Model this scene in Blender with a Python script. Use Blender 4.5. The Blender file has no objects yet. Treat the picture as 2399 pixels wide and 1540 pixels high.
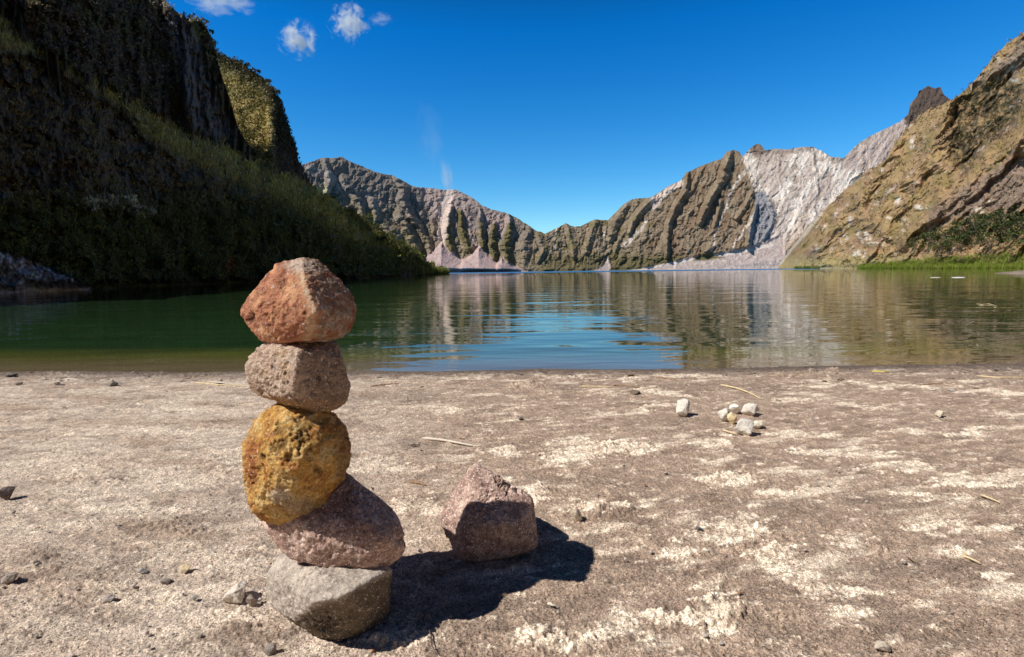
import bpy, bmesh, math, random
import numpy as np
from mathutils import Matrix, Vector
random.seed(7); RS = np.random.RandomState(11)
C = bpy.context.scene.collection
sc = bpy.context.scene
f32 = np.float32

# ------------------------------------------------------------------ camera geometry
F = 1200.0; CH = 0.8; ZW = -0.03            # focal length in units of a 2400 wide frame, eye height, water level
PITCH = math.atan((770-634)/F); ROLL = -math.radians(0.7)
a_ = math.pi/2-PITCH
Rm = np.array([[1,0,0],[0,math.cos(a_),-math.sin(a_)],[0,math.sin(a_),math.cos(a_)]]) @ \
     np.array([[math.cos(ROLL),-math.sin(ROLL),0],[math.sin(ROLL),math.cos(ROLL),0],[0,0,1]])
CAM = np.array([0,0,CH])
def rays(u, v):
    u = np.asarray(u, float); v = np.asarray(v, float); u, v = np.broadcast_arrays(u, v)
    l = np.stack([(u-1200)/F, (770-v)/F, -np.ones_like(u)], -1)
    return l @ Rm.T
def at_y(u, v, y):
    d = rays(u, v); return CAM + d*(np.asarray(y)/d[...,1])[...,None]
def ground(u, v, z=0.0):
    d = rays(u, v); return CAM + d*((z-CH)/d[...,2])[...,None]
def project(P):
    l = (P-CAM) @ Rm
    w = np.maximum(-l[...,2], 1e-6)
    return 1200+F*l[...,0]/w, 770-F*l[...,1]/w
def curve(pts):
    a = np.array(pts, float)
    return lambda u: np.interp(u, a[:,0], a[:,1])

# ------------------------------------------------------------------ numpy noise
_perm = RS.permutation(256); _perm = np.concatenate([_perm,_perm,_perm])
_g = RS.normal(size=(256,3)); _g /= np.linalg.norm(_g,axis=1)[:,None]; _g = _g.astype(f32)
from concurrent.futures import ThreadPoolExecutor
_pool = ThreadPoolExecutor(4); _p32 = _perm.astype(np.int32); _gx, _gy, _gz = [np.ascontiguousarray(_g[:,k]) for k in range(3)]
def _perlin(p):
    fl = np.floor(p); f = p-fl; i = fl.astype(np.int32)&255
    w = f*f*f*(f*(f*6-15)+10); x0 = i[:,0]; y0 = i[:,1]; z0 = i[:,2]
    fx, fy, fz = f[:,0], f[:,1], f[:,2]; wx, wy, wz = w[:,0], w[:,1], w[:,2]
    out = np.zeros(len(p), f32)
    for dx in (0,1):
        a = _p32[x0+dx]; ux = wx if dx else 1-wx; gx = fx-dx
        for dy in (0,1):
            b = _p32[a+y0+dy]; uy = ux*(wy if dy else 1-wy); gy = fy-dy
            for dz in (0,1):
                h = _p32[b+z0+dz]
                out += (_gx[h]*gx+_gy[h]*gy+_gz[h]*(fz-dz))*(uy*(wz if dz else 1-wz))
    return out
def perlin(p):
    p = np.asarray(p, f32); sh = p.shape[:-1]; p = p.reshape(-1,3)
    ch = [p[k:k+32768] for k in range(0,len(p),32768)]
    return np.concatenate(list(_pool.map(_perlin, ch))).reshape(sh)
def fbm(p, o=4, gain=.5, lac=2.03):
    a = 1.; s = 0; p = np.asarray(p, f32)
    for k in range(o):
        s = s + a*perlin(p+k*17.3); p = p*lac; a *= gain
    return s
def ridged(p, o=4, gain=.5, lac=2.1):
    a = 1.; s = 0; p = np.asarray(p, f32)
    for k in range(o):
        s = s + a*(1-2*np.abs(perlin(p+k*31.7))*1.4); p = p*lac; a *= gain
    return s
def st(x, a, b):
    t = np.clip((x-a)/(b-a), 0, 1); return t*t*(3-2*t)
def P3(a, b, c=0.0):
    a, b, c = np.broadcast_arrays(a, b, c); return np.stack([a,b,c], -1)
def pebbles(x, y, cell, dens, rmin, rmax, seed):
    """height of half buried round stones, one per grid cell"""
    ix = np.floor(x/cell).astype(np.int64); iy = np.floor(y/cell).astype(np.int64)
    out = np.zeros_like(x); tone = np.zeros_like(x)
    for dx in (-1,0,1):
        for dy in (-1,0,1):
            a = (ix+dx)&255; b = (iy+dy)&255
            h1 = _perm[_perm[a+seed]+b]; h2 = _perm[_perm[b+seed+7]+a]; h3 = _perm[h1+h2]
            h4 = _perm[h3+seed]
            cx = (ix+dx+h1/255.)*cell; cy = (iy+dy+h2/255.)*cell
            r = (rmin+(rmax-rmin)*(h3/255.)**2)
            on = (h4/255. < dens)
            d2 = ((x-cx)**2*(1+.6*((h3&3)-1)*.5)+(y-cy)**2)/r**2
            hh = np.where(on, r*np.sqrt(np.maximum(0,1-d2)), 0)
            tone = np.where(hh > out, (h3&63)/63.*2-1, tone); out = np.maximum(out, hh)
    return out, tone
def facets(x, y, cell, seed, slope=1.):
    """broken rock planes: the nearest jittered cell point gives height and tilt"""
    x = x/cell; y = y/cell; ix = np.floor(x).astype(np.int64); iy = np.floor(y).astype(np.int64)
    best = np.full(x.shape, 9e9); out = np.zeros(x.shape)
    for dx in (-1,0,1):
        for dy in (-1,0,1):
            h1 = _perm[_perm[((ix+dx)&255)+seed]+((iy+dy)&255)]; h2 = _perm[h1+seed+3]; h3 = _perm[h2+5]; h4 = _perm[h3+9]; h5 = _perm[h4+1]
            ex = x-(ix+dx+h1/255.); ey = y-(iy+dy+h2/255.); d = ex*ex+ey*ey
            val = (h3/255.-.5)*.7+slope*(ex*(h4/127.5-1)+ey*(h5/127.5-1)); m = d < best
            out = np.where(m, val, out); best = np.where(m, d, best)
    return out
def seg_dist(u, v, a, b):
    a = np.array(a[:2], float); b = np.array(b[:2], float); d = b-a
    t = np.clip(((u-a[0])*d[0]+(v-a[1])*d[1])/max(d@d,1e-9), 0, 1)
    return np.hypot(u-a[0]-t*d[0], v-a[1]-t*d[1]), t
def spine(u, v, pts, asym=1.0):
    """1 on a polyline (u,v,width) falling linearly to 0 at its width"""
    out = np.zeros_like(u)
    for a, b in zip(pts[:-1], pts[1:]):
        d, t = seg_dist(u, v, a, b); w = a[2]+(b[2]-a[2])*t
        out = np.maximum(out, 1-d/w)
    return np.maximum(out, 0)
def poly(u, v, pts, soft=4.):
    """soft mask of a polygon"""
    pts = np.array(pts, float); n = len(pts); ins = np.zeros(u.shape, bool); dm = np.full(u.shape, 1e9)
    for i in range(n):
        a = pts[i]; b = pts[(i+1)%n]
        dm = np.minimum(dm, seg_dist(u, v, a, b)[0])
        c = ((a[1] > v) != (b[1] > v))
        with np.errstate(divide='ignore', invalid='ignore'):
            xx = (b[0]-a[0])*(v-a[1])/(b[1]-a[1]+1e-12)+a[0]
        ins ^= (c & (u < xx))
    return st(np.where(ins, dm, -dm), -soft, soft)
def blob(u, v, cu, cv, ru, rv):
    return np.clip(1.6*(1-np.hypot((u-cu)/ru, (v-cv)/rv)), 0, 1)
def mixc(c, new, m):
    return c*(1-m[...,None]) + np.array(new)*m[...,None]

# ------------------------------------------------------------------ mesh helpers
def mesh_from(name, V, Fq, mat, parent=None, col=None, smooth=True):
    me = bpy.data.meshes.new(name); V = np.ascontiguousarray(V.reshape(-1,3), f32)
    Fq = np.ascontiguousarray(Fq, np.int32); n, k = Fq.shape
    me.vertices.add(len(V)); me.vertices.foreach_set('co', V.ravel())
    me.loops.add(n*k); me.loops.foreach_set('vertex_index', Fq.ravel())
    me.polygons.add(n); me.polygons.foreach_set('loop_start', np.arange(0,n*k,k,dtype=np.int32))
    me.polygons.foreach_set('loop_total', np.full(n,k,np.int32))
    me.polygons.foreach_set('use_smooth', np.full(n, smooth))
    me.update(calc_edges=True); me.validate()
    if col is not None:
        at = me.attributes.new('Col','FLOAT_COLOR','POINT')
        c = np.ones((len(V),4), f32); c[:,:3] = np.clip(col.reshape(-1,3),0,1); at.data.foreach_set('color', c.ravel())
    me.materials.append(mat)
    o = bpy.data.objects.new(name, me); C.objects.link(o)
    if parent: o.parent = parent
    return o
def grid_faces(nr, nc):
    i = np.arange(nr*nc).reshape(nr,nc)
    return np.stack([i[:-1,:-1],i[:-1,1:],i[1:,1:],i[1:,:-1]],-1).reshape(-1,4)
def tag(o, label, cat=None, group=None, kind=None):
    if label: o['label'] = label
    if cat: o['category'] = cat
    if group: o['group'] = group
    if kind: o['kind'] = kind
    return o
def empty(name, loc=(0,0,0)):
    o = bpy.data.objects.new(name, None); o.location = loc; o.empty_display_size = .1; C.objects.link(o); return o

# ------------------------------------------------------------------ materials
class NT:
    def __init__(s, name):
        s.m = bpy.data.materials.new(name); s.m.use_nodes = True; s.t = s.m.node_tree; s.t.nodes.clear()
        s.out = s.t.nodes.new('ShaderNodeOutputMaterial')
    def n(s, ty, **kw):
        nd = s.t.nodes.new(ty)
        for k, v in kw.items():
            if k in nd.inputs: nd.inputs[k].default_value = v
            else: setattr(nd, k, v)
        return nd
    def l(s, a, b): s.t.links.new(a, b)
    def math(s, op, a, b=None, clamp=False):
        nd = s.t.nodes.new('ShaderNodeMath'); nd.operation = op; nd.use_clamp = clamp
        for i, x in enumerate((a, b)):
            if x is None: continue
            if isinstance(x, (int,float)): nd.inputs[i].default_value = x
            else: s.l(x, nd.inputs[i])
        return nd.outputs[0]
    def mix(s, ty, fac, a, b):
        nd = s.t.nodes.new('ShaderNodeMix'); nd.data_type = 'RGBA'; nd.blend_type = ty
        for i, x in ((0,fac),(6,a),(7,b)):
            if isinstance(x, (int,float)): nd.inputs[i].default_value = x
            elif isinstance(x, (tuple,list)): nd.inputs[i].default_value = (*x[:3],1)
            else: s.l(x, nd.inputs[i])
        return nd.outputs[2]
    def ramp(s, x, stops):
        nd = s.t.nodes.new('ShaderNodeValToRGB'); e = nd.color_ramp.elements
        while len(e) < len(stops): e.new(.5)
        for k, (p, c) in zip(e, stops):
            k.position = p; k.color = (*c,1) if isinstance(c,(tuple,list)) else (c,c,c,1)
        s.l(x, nd.inputs[0]); return nd.outputs[0]
def earth_mat(name, scale, contrast=.5, speck=None, bump=.5, bdist=.02, rough=.93, spec=.2, detail=10, scale2=None, wet=False):
    m = NT(name); tc = m.n('ShaderNodeTexCoord').outputs['Object']
    at = m.n('ShaderNodeAttribute', attribute_name='Col').outputs['Color']
    nz = m.n('ShaderNodeTexNoise', Scale=scale, Detail=detail, Roughness=.68); m.l(tc, nz.inputs['Vector'])
    v = m.ramp(nz.outputs['Fac'], [(.28,1-contrast),(.5,1.),(.74,1+contrast)])
    c = m.mix('MULTIPLY', 1., at, v)
    if speck:
        ss, amt, dark = speck
        vo = m.n('ShaderNodeTexVoronoi', Scale=ss); m.l(tc, vo.inputs['Vector'])
        sep = m.n('ShaderNodeSeparateColor'); m.l(vo.outputs['Color'], sep.inputs[0])
        k = m.ramp(sep.outputs[0], [(0.,dark),(.12,dark),(.2,.85),(.75,1.05),(.86,1+amt*.5),(1.,1+amt)])
        c = m.mix('MULTIPLY', 1., c, k)
        h2 = vo.outputs['Distance']
    p = m.n('ShaderNodeBsdfPrincipled', Roughness=rough); p.inputs['Specular IOR Level'].default_value = spec
    m.l(c, p.inputs['Base Color'])
    b = m.n('ShaderNodeBump', Strength=bump, Distance=bdist); m.l(nz.outputs['Fac'], b.inputs['Height'])
    nrm = b.outputs[0]
    if speck:
        b2 = m.n('ShaderNodeBump', Strength=min(1,bump*.8), Distance=.5/speck[0]); b2.invert = True
        m.l(h2, b2.inputs['Height']); m.l(nrm, b2.inputs['Normal']); nrm = b2.outputs[0]
    m.l(nrm, p.inputs['Normal']); m.l(p.outputs[0], m.out.inputs['Surface'])
    return m.m
M_ground = earth_mat('beach sand and gravel', 160, .38, speck=(400,.7,.35), bump=.65, bdist=.004)
M_far = earth_mat('far mountain rock', .9, .42, bump=1., bdist=1.3, detail=14)
M_right = earth_mat('near hillside', .6, .28, bump=.9, bdist=.7, detail=12)
M_left = earth_mat('cliff face', 1.2, .5, bump=.8, bdist=.4, detail=10)
def leaf_mat(name, rough=.6, trans=.25):
    m = NT(name); at = m.n('ShaderNodeAttribute', attribute_name='Col').outputs['Color']
    p = m.n('ShaderNodeBsdfPrincipled', Roughness=rough); p.inputs['Specular IOR Level'].default_value = .25
    m.l(at, p.inputs['Base Color'])
    t = m.n('ShaderNodeBsdfTranslucent'); m.l(at, t.inputs[0])
    mx = m.n('ShaderNodeMixShader'); mx.inputs[0].default_value = trans
    m.l(p.outputs[0], mx.inputs[1]); m.l(t.outputs[0], mx.inputs[2]); m.l(mx.outputs[0], m.out.inputs['Surface'])
    return m.m
M_leaf = leaf_mat('leaves'); M_reed = leaf_mat('reeds', .5, .4)
def plain_mat(name, c1, c2, scale=60, rough=.8, bump=.3):
    m = NT(name); tc = m.n('ShaderNodeTexCoord').outputs['Object']
    nz = m.n('ShaderNodeTexNoise', Scale=scale, Detail=6.); m.l(tc, nz.inputs['Vector'])
    c = m.ramp(nz.outputs['Fac'], [(.3,c1),(.7,c2)])
    p = m.n('ShaderNodeBsdfPrincipled', Roughness=rough); m.l(c, p.inputs['Base Color'])
    b = m.n('ShaderNodeBump', Strength=bump, Distance=.002); m.l(nz.outputs['Fac'], b.inputs['Height']); m.l(b.outputs[0], p.inputs['Normal'])
    m.l(p.outputs[0], m.out.inputs['Surface']); return m.m

# ------------------------------------------------------------------ sun and sky
SUN_AZ, SUN_EL = math.radians(-158.5), math.radians(50)      # direction to the sun, from +x, counter-clockwise
S = Vector((math.cos(SUN_EL)*math.cos(SUN_AZ), math.cos(SUN_EL)*math.sin(SUN_AZ), math.sin(SUN_EL)))
sun = bpy.data.lights.new('sun','SUN'); sun.energy = 5.0; sun.angle = math.radians(.5); sun.color = (1,.955,.89)
so = bpy.data.objects.new('sun', sun); so.rotation_euler = S.to_track_quat('Z','Y').to_euler(); so.location = (-30,-10,40); C.objects.link(so)
w = bpy.data.worlds.new('World'); sc.world = w; w.use_nodes = True; nt = w.node_tree; nt.nodes.clear()
sky = nt.nodes.new('ShaderNodeTexSky'); sky.sky_type = 'NISHITA'; sky.sun_disc = False
sky.sun_elevation = SUN_EL; sky.sun_rotation = math.pi/2-SUN_AZ
sky.altitude = 800; sky.air_density = 1.0; sky.dust_density = .25; sky.ozone_density = 3.0
hs = nt.nodes.new('ShaderNodeHueSaturation'); hs.inputs['Saturation'].default_value = 1.35; hs.inputs['Value'].default_value = 1.0
bg = nt.nodes.new('ShaderNodeBackground'); bg.inputs[1].default_value = .085
wo = nt.nodes.new('ShaderNodeOutputWorld')
tcw = nt.nodes.new('ShaderNodeTexCoord'); spw = nt.nodes.new('ShaderNodeSeparateXYZ'); nt.links.new(tcw.outputs['Generated'], spw.inputs[0])
rpw = nt.nodes.new('ShaderNodeValToRGB'); el_ = rpw.color_ramp.elements
for k_ in range(2): el_.new(.5)
for e_, (p_, c_) in zip(el_, [(0.,(1.6,1.85,1.75)),(.40,(.10,1.42,1.9)),(.60,(.22,.34,.40)),(1.,(.16,.19,.20))]): e_.position = p_; e_.color = (*c_,1)
nt.links.new(spw.outputs[2], rpw.inputs[0]); mw_ = nt.nodes.new('ShaderNodeMix'); mw_.data_type = 'RGBA'; mw_.blend_type = 'MULTIPLY'; mw_.inputs[0].default_value = 1
nt.links.new(sky.outputs[0], hs.inputs['Color']); nt.links.new(hs.outputs[0], mw_.inputs[6]); nt.links.new(rpw.outputs[0], mw_.inputs[7]); nt.links.new(mw_.outputs[2], bg.inputs[0]); nt.links.new(bg.outputs[0], wo.inputs[0])
sc.view_settings.view_transform = 'Standard'; sc.view_settings.look = 'None'; sc.view_settings.exposure = 0
cam = bpy.data.cameras.new('camera'); co = bpy.data.objects.new('camera', cam); C.objects.link(co); sc.camera = co
cam.sensor_width = 36; cam.lens = 36*F/2400; cam.clip_start = .02; cam.clip_end = 20000
mw = Matrix([list(Rm[i])+[float(CAM[i])] for i in range(3)]+[[0,0,0,1]]); co.matrix_world = mw
sc.cycles.volume_bounces = 3; sc.cycles.max_bounces = 8; sc.cycles.transparent_max_bounces = 12

# ------------------------------------------------------------------ beach and lake bed, one ground sheet
shore_px = np.array([(-900,875),(0,873),(200,869),(400,873),(600,871),(900,869),(1200,867),(1500,865),(1700,862),(1900,859),(2100,856),(2400,853),(3300,850)],float)
_sh = ground(shore_px[:,0], shore_px[:,1], ZW)
def shore_y(x): return np.interp(x, _sh[:,0], _sh[:,1], left=_sh[0,1], right=_sh[-1,1])
CREAM = [ # u, v, ru, rv of the dry light patches
 (1440,1050,150,30),(1360,1075,110,22),(1060,965,70,14),(1010,884,170,10),(1230,880,260,8),(1600,882,190,8),(1420,925,60,8),
 (1690,1130,130,30),(1800,1165,70,14),(1650,1040,70,14),(1560,960,60,10),(1730,1010,60,12),(1980,1065,170,16),(1900,1020,90,10),(2110,1095,150,16),(1850,940,90,10),(2000,960,100,8),
 (2310,1125,170,22),(2200,1165,120,16),(2180,1230,80,22),(2300,1240,90,18),(1740,1235,120,45),(1800,1300,100,45),(1650,1270,80,20),(2005,1270,50,22),(2230,1300,80,18),(2340,1350,60,16),
 (1950,1385,120,25),(1890,1350,90,30),(1690,1440,105,62),(1560,1450,60,40),(1300,1500,150,50),(1450,1480,120,45),(1590,1300,70,18),(1430,1195,100,22),(1260,1165,60,26),
 (1120,1130,90,14),(2080,1510,34,24),(1660,1370,60,18),(2330,925,120,9),(2120,905,200,7),(1560,920,100,7),(1900,905,120,7),(2200,1010,160,9),(1990,1445,80,24),(2130,1420,40,20),
 (520,960,260,20),(300,1010,300,24),(150,1090,240,34),(420,1120,220,30),(250,1190,260,30),(560,1070,120,26),(470,1300,160,40),(300,1390,200,34),(120,1240,150,26),(960,1500,110,26),(540,1440,130,24),(900,1100,90,30),(980,1190,60,24),(1180,1060,90,14)]
DAMP = [(900,935,260,18),(1700,905,700,9),(2150,885,500,8),(1620,990,170,14),(1850,1200,130,26),(2100,1180,160,20),(1480,1340,120,34),(2100,1330,160,36),(2200,1480,260,50),(1830,1480,70,34),(620,1150,150,26),(700,960,80,10),
 (110,1320,90,34),(590,1485,140,34),(200,1440,190,24),(330,1240,110,20),(520,1210,120,22),(1700,1200,90,18),(1330,1120,150,16),(1480,1130,100,14),(1150,1440,260,70),(960,1040,60,12),(1380,1400,90,30),(240,900,260,6)]
MOUNDS = [(1430,1200,95,24,.034),(900,1500,90,30,.01),(1830,1440,60,24,.01),(420,1240,120,26,.009),(700,1150,80,20,.008),(250,1130,120,20,.009),(2250,1470,90,26,.008),(1690,1440,100,56,.016),(1300,1500,150,45,.010),(1450,1055,110,24,.006),(1740,1120,90,20,.006),(1780,1280,110,45,.006),(600,1480,120,30,.008),(130,1320,70,30,.006),
 (2310,1485,70,30,-.010),(1000,1395,30,40,-.0),(1560,1455,50,30,.012),(2035,1290,14,30,-.01),(2060,1285,10,24,.008),(2085,1290,9,22,.007),(1240,905,60,5,.02),(150,880,120,5,.02),(420,878,160,5,.02),(650,880,90,4,.015),(1900,880,140,5,.02)]
# slow spots in the sand: metres, so they sit where they sit from any side
def cam_mask(X, Y, lst):
    u, v = project(P3(X, Y, 0.0)); ok = Y > .3
    n1 = fbm(P3(X*3, Y*3, 5.), 3)
    n2 = fbm(P3(X*3, Y*3, 9.), 3)
    out = np.zeros_like(X)
    uu = u+n1*90; vv = v+n2*22
    for e in lst:
        out = np.maximum(out, blob(uu, vv, *e[:4])*(e[4] if len(e) > 4 and False else 1))
    return out*ok
def ground_height(X, Y, full=True):
    s = shore_y(X)-Y; s = s+(.07*fbm(P3(X*1.3, Y*.6, 77.), 3)+.02*fbm(P3(X*9, Y*4, 78.), 2))*(np.abs(s) < 3)
    z = np.where(s > 0, ZW+(-ZW)*(1-np.exp(-np.maximum(s,0)/.28)), ZW+.085*s)
    z = np.maximum(z, ZW-.34-.0006*np.maximum(-s-4,0))
    z = z+.010*fbm(P3(X*1.1, Y*1.1, 0.), 3)*st(np.abs(s), 0, .5)
    return z, s
def cmr(x): return st(x,.1,.6)
def build_ground():
    th = np.concatenate([np.linspace(-180,-76,36,endpoint=False), np.linspace(-76,-52,150,endpoint=False), np.linspace(-52,52,960,endpoint=False), np.linspace(52,76,150), np.linspace(76,180,36)[1:]])
    r = np.concatenate([[.02,.2,.4,.6,.75,.88], np.exp(np.linspace(math.log(.95), math.log(4.7), 760)), np.exp(np.linspace(math.log(4.72), math.log(14), 160)), np.exp(np.linspace(math.log(14.5), math.log(1500), 40))])
    T, Rr = np.meshgrid(np.radians(th), r)
    X = Rr*np.sin(T); Y = Rr*np.cos(T)
    z, s = ground_height(X, Y)
    fine = ((np.degrees(np.abs(T)) < 75)&(Rr > .9)&(Rr < 6)).astype(float)
    land = st(s, -.02, .12)
    u, v = project(P3(X, Y, 0.0)); u = np.where(Y > .3, u, -9999.); v = np.where(Y > .3, v, 9999.)
    cm = cam_mask(X, Y, CREAM); dm = cam_mask(X, Y, DAMP)
    right = st(u, 700, 1200)
    # relief
    n_lo = fbm(P3(X*5, Y*8, 1.), 4); n_mid = fbm(P3(X*22, Y*30, 2.), 4, .55); n_hi = fbm(P3(X*95, Y*95, 3.), 4, .6)
    streak = fbm(P3(X*7+Y*4, Y*22-X*7, 4.), 4, .55)
    z = z+land*(.007*n_lo+.0062*n_mid+.0032*n_hi+.006*np.maximum(0,fbm(P3(X*11+40, Y*14, 6.), 4, .55)-.12))
    z = z+.0035*st(streak,-.1,.5)*land
    lump = st(fbm(P3(X*38, Y*38, 8.), 3, .6), -.05, .5)
    c1_, _t = pebbles(X, Y, .014, .8, .003, .0085, 60); c2_, _t = pebbles(X, Y, .03, .5, .005, .015, 75); ck = np.maximum(c1_, c2_)*fine
    uu = u+n_mid*30; vv = v+n_lo*20+n_mid*8
    for (cu,cv,ru,rv,hh) in MOUNDS:
        b = blob(uu, vv, cu, cv, ru, rv); z = z+b*hh*(.45+.45*lump)+b*abs(hh)*.0+np.clip(b*2,0,1)*(hh > .004)*ck*.75
    z = z+cmr(cm)*land*(.0015+.0035*lump)*right+cmr(cm)*land*right*ck*.42*st(fbm(P3(X*3.5, Y*6, 91.), 3), -.15, .3)
    pe1, t1 = pebbles(X, Y, .016, .55, .0012, .0052, 3)
    pe2, t2 = pebbles(X, Y, .06, .42, .0025, .012, 40)
    pe3, t3 = pebbles(X, Y, .0085, .6, .001, .003, 90)
    dens = st(fbm(P3(X*2.5, Y*2.5, 12.), 3), -.35, .35)*(1-.6*right)+.12*right
    gl = land*fine
    pe = np.maximum(np.maximum(pe1*dens, pe2*dens*(.9-.35*right)), pe3*.7*(.4+.6*dens))
    z = z+pe*gl*.85
    cl = st(fbm(P3(X*60, Y*60, 21.),3), .05, .5)*st(fbm(P3(X*3,Y*3,30.),2)+.3*cm,-.2,.25)
    z = z+cl*.005*gl
    # thin line of cracks and wash marks close to the water
    wr = ridged(P3(X*3, Y*14, 7.), 3)*st(s, 0, .15)*(1-st(s, .3, 1.1))
    z = z+.0055*wr*land
    # colour
    left = 1-right
    base = np.empty(X.shape+(3,)); base[:] = (.385,.282,.21)
    gl_l = st(fbm(P3(X*2.2+Y, Y*5, 14.),4)+.25, -.3, .6)
    base = mixc(base, (.58,.475,.38), left*.75*gl_l+left*.12)
    base = base*(1+.30*st(streak,-.5,.5)-.15)[...,None]
    k = st(.8*fbm(P3(X*8+Y*3, Y*22-X*5, 33.), 6, .68)+.45*n_hi+.25*n_mid, -.35, .55)
    cmn = st(cm+.9*(k-.5)+.3*n_mid, .12, .82)*(.35+.65*k)
    auto = st(fbm(P3(X*2+Y*1.2, Y*8-X*2.4, 50.),5,.6), .16, .5)*.65*right
    cmn = np.maximum(cmn, auto*(1-dm))
    base = mixc(base, (.92,.77,.60), cmn*(.35+.65*right))
    base = mixc(base, (.22,.16,.12), np.clip(dm*1.2,0,1)*.6*(1-cmn)*(.4+.6*st(k,0,.6)))
    base = mixc(base,(.20,.14,.105), st(fbm(P3(X*4+7, Y*9, 44.),5,.6)-.6*cmn,.02,.5)*.6*land); base = base*(1+.26*n_mid+.28*n_hi)[...,None]
    tone = np.where(pe3*.7*(.4+.6*dens) >= pe-1e-9, t3, np.where(pe2*(.9-.35*right) > pe1, t2, t1))
    on = (pe > .0006)*gl
    base = base*(1+on*np.where(tone > 0, .55, .45)*tone)[...,None]
    base = mixc(base, (.12,.09,.072), (1-st(s+.12*n_lo+.05*n_mid, .12, .62))*.92*st(s+.03*n_mid,-.6,.0))
    # lake bed, browner then green with depth
    dpt = ZW-z
    bed = np.empty(X.shape+(3,)); bed[:] = (.20,.135,.08)
    bed = mixc(bed, (.13,.12,.022), st(dpt, .03, .16))
    bed = mixc(bed, (.011,.045,.009), st(dpt, .10, .33)*(1-.75*st(u,800,1300)))
    bed = mixc(bed, (.045,.05,.02), st(dpt, .12, .34)*.8*st(u,800,1500))
    bed = bed*(1+.45*fbm(P3(X*.5, Y*1.2, 3.),4))[...,None]
    base = mixc(base, (0,0,0), np.zeros_like(s)) if False else base
    wf = st(-s, -.02, .03)[...,None]; base = base*(1-wf)+bed*wf
    o = mesh_from('beach', P3(X, Y, z), np.concatenate([grid_faces(*X.shape)])[:, ::-1], M_ground, col=base)
    return tag(o, 'grey sandy gravel beach and lake bed under everything', kind='structure')
build_ground()

# ------------------------------------------------------------------ water
def build_water():
    m = NT('lake water'); geo = m.n('ShaderNodeNewGeometry'); pos = geo.outputs['Position']
    sep = m.n('ShaderNodeSeparateXYZ'); m.l(pos, sep.inputs[0])
    hsum = None; prev = None
    # short ripples near the beach, longer ones further out; crests run across the view
    for sx, sy, s_, dist, strg in ((.8,3.0,1.0,.0065,1.0),(.2,.7,1.,.032,1.0),(5.,14.,1.,.0004,.8)):
        mp = m.n('ShaderNodeMapping'); mp.inputs['Scale'].default_value = (sx,sy,1); mp.inputs['Rotation'].default_value = (0,0,math.radians(4)); m.l(pos, mp.inputs[0])
        nz = m.n('ShaderNodeTexNoise', Scale=s_, Detail=2.5, Roughness=.45); nz.inputs['Distortion'].default_value = .5; m.l(mp.outputs[0], nz.inputs['Vector'])
        b = m.n('ShaderNodeBump', Strength=strg, Distance=dist); m.l(nz.outputs['Fac'], b.inputs['Height'])
        if prev is not None: m.l(prev, b.inputs['Normal'])
        prev = b.outputs[0]
    g = m.n('ShaderNodeBsdfGlossy', Roughness=.01); g.inputs['Color'].default_value = (1,1,1,1); m.l(prev, g.inputs['Normal'])
    far = m.math('MULTIPLY', m.math('SUBTRACT', sep.outputs[1], 150), 1/40, clamp=True)
    ro = m.math('MULTIPLY', far, .25); ro = m.math('ADD', ro, .012); m.l(ro, g.inputs['Roughness'])
    tr = m.n('ShaderNodeBsdfTransparent'); tr.inputs[0].default_value = (.86,.93,.88,1)
    fr = m.n('ShaderNodeFresnel', IOR=1.34); m.l(prev, fr.inputs['Normal'])
    mx = m.n('ShaderNodeMixShader'); m.l(fr.outputs[0], mx.inputs[0]); m.l(tr.outputs[0], mx.inputs[1]); m.l(g.outputs[0], mx.inputs[2])
    df = m.n('ShaderNodeBsdfDiffuse'); df.inputs[0].default_value = (.02,.16,.36,1)  # diffuse blue stands in for sky reflected on far ruffled water
    m2 = m.n('ShaderNodeMixShader'); m.l(m.math('MULTIPLY', far, .8), m2.inputs[0]); m.l(mx.outputs[0], m2.inputs[1]); m.l(df.outputs[0], m2.inputs[2])
    m.l(m2.outputs[0], m.out.inputs['Surface'])
    xs = np.linspace(-600,600,61); ys = np.concatenate([np.linspace(2.6,30,24), np.linspace(35,900,60)])
    X, Y = np.meshgrid(xs, ys)
    Y = np.where(Y < 2.7, 2.7, Y)
    o = mesh_from('lake_water', P3(X, Y, np.full_like(X, ZW)), grid_faces(*X.shape), m.m)
    tag(o, 'calm green and blue crater lake', kind='structure')
build_water()

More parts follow.
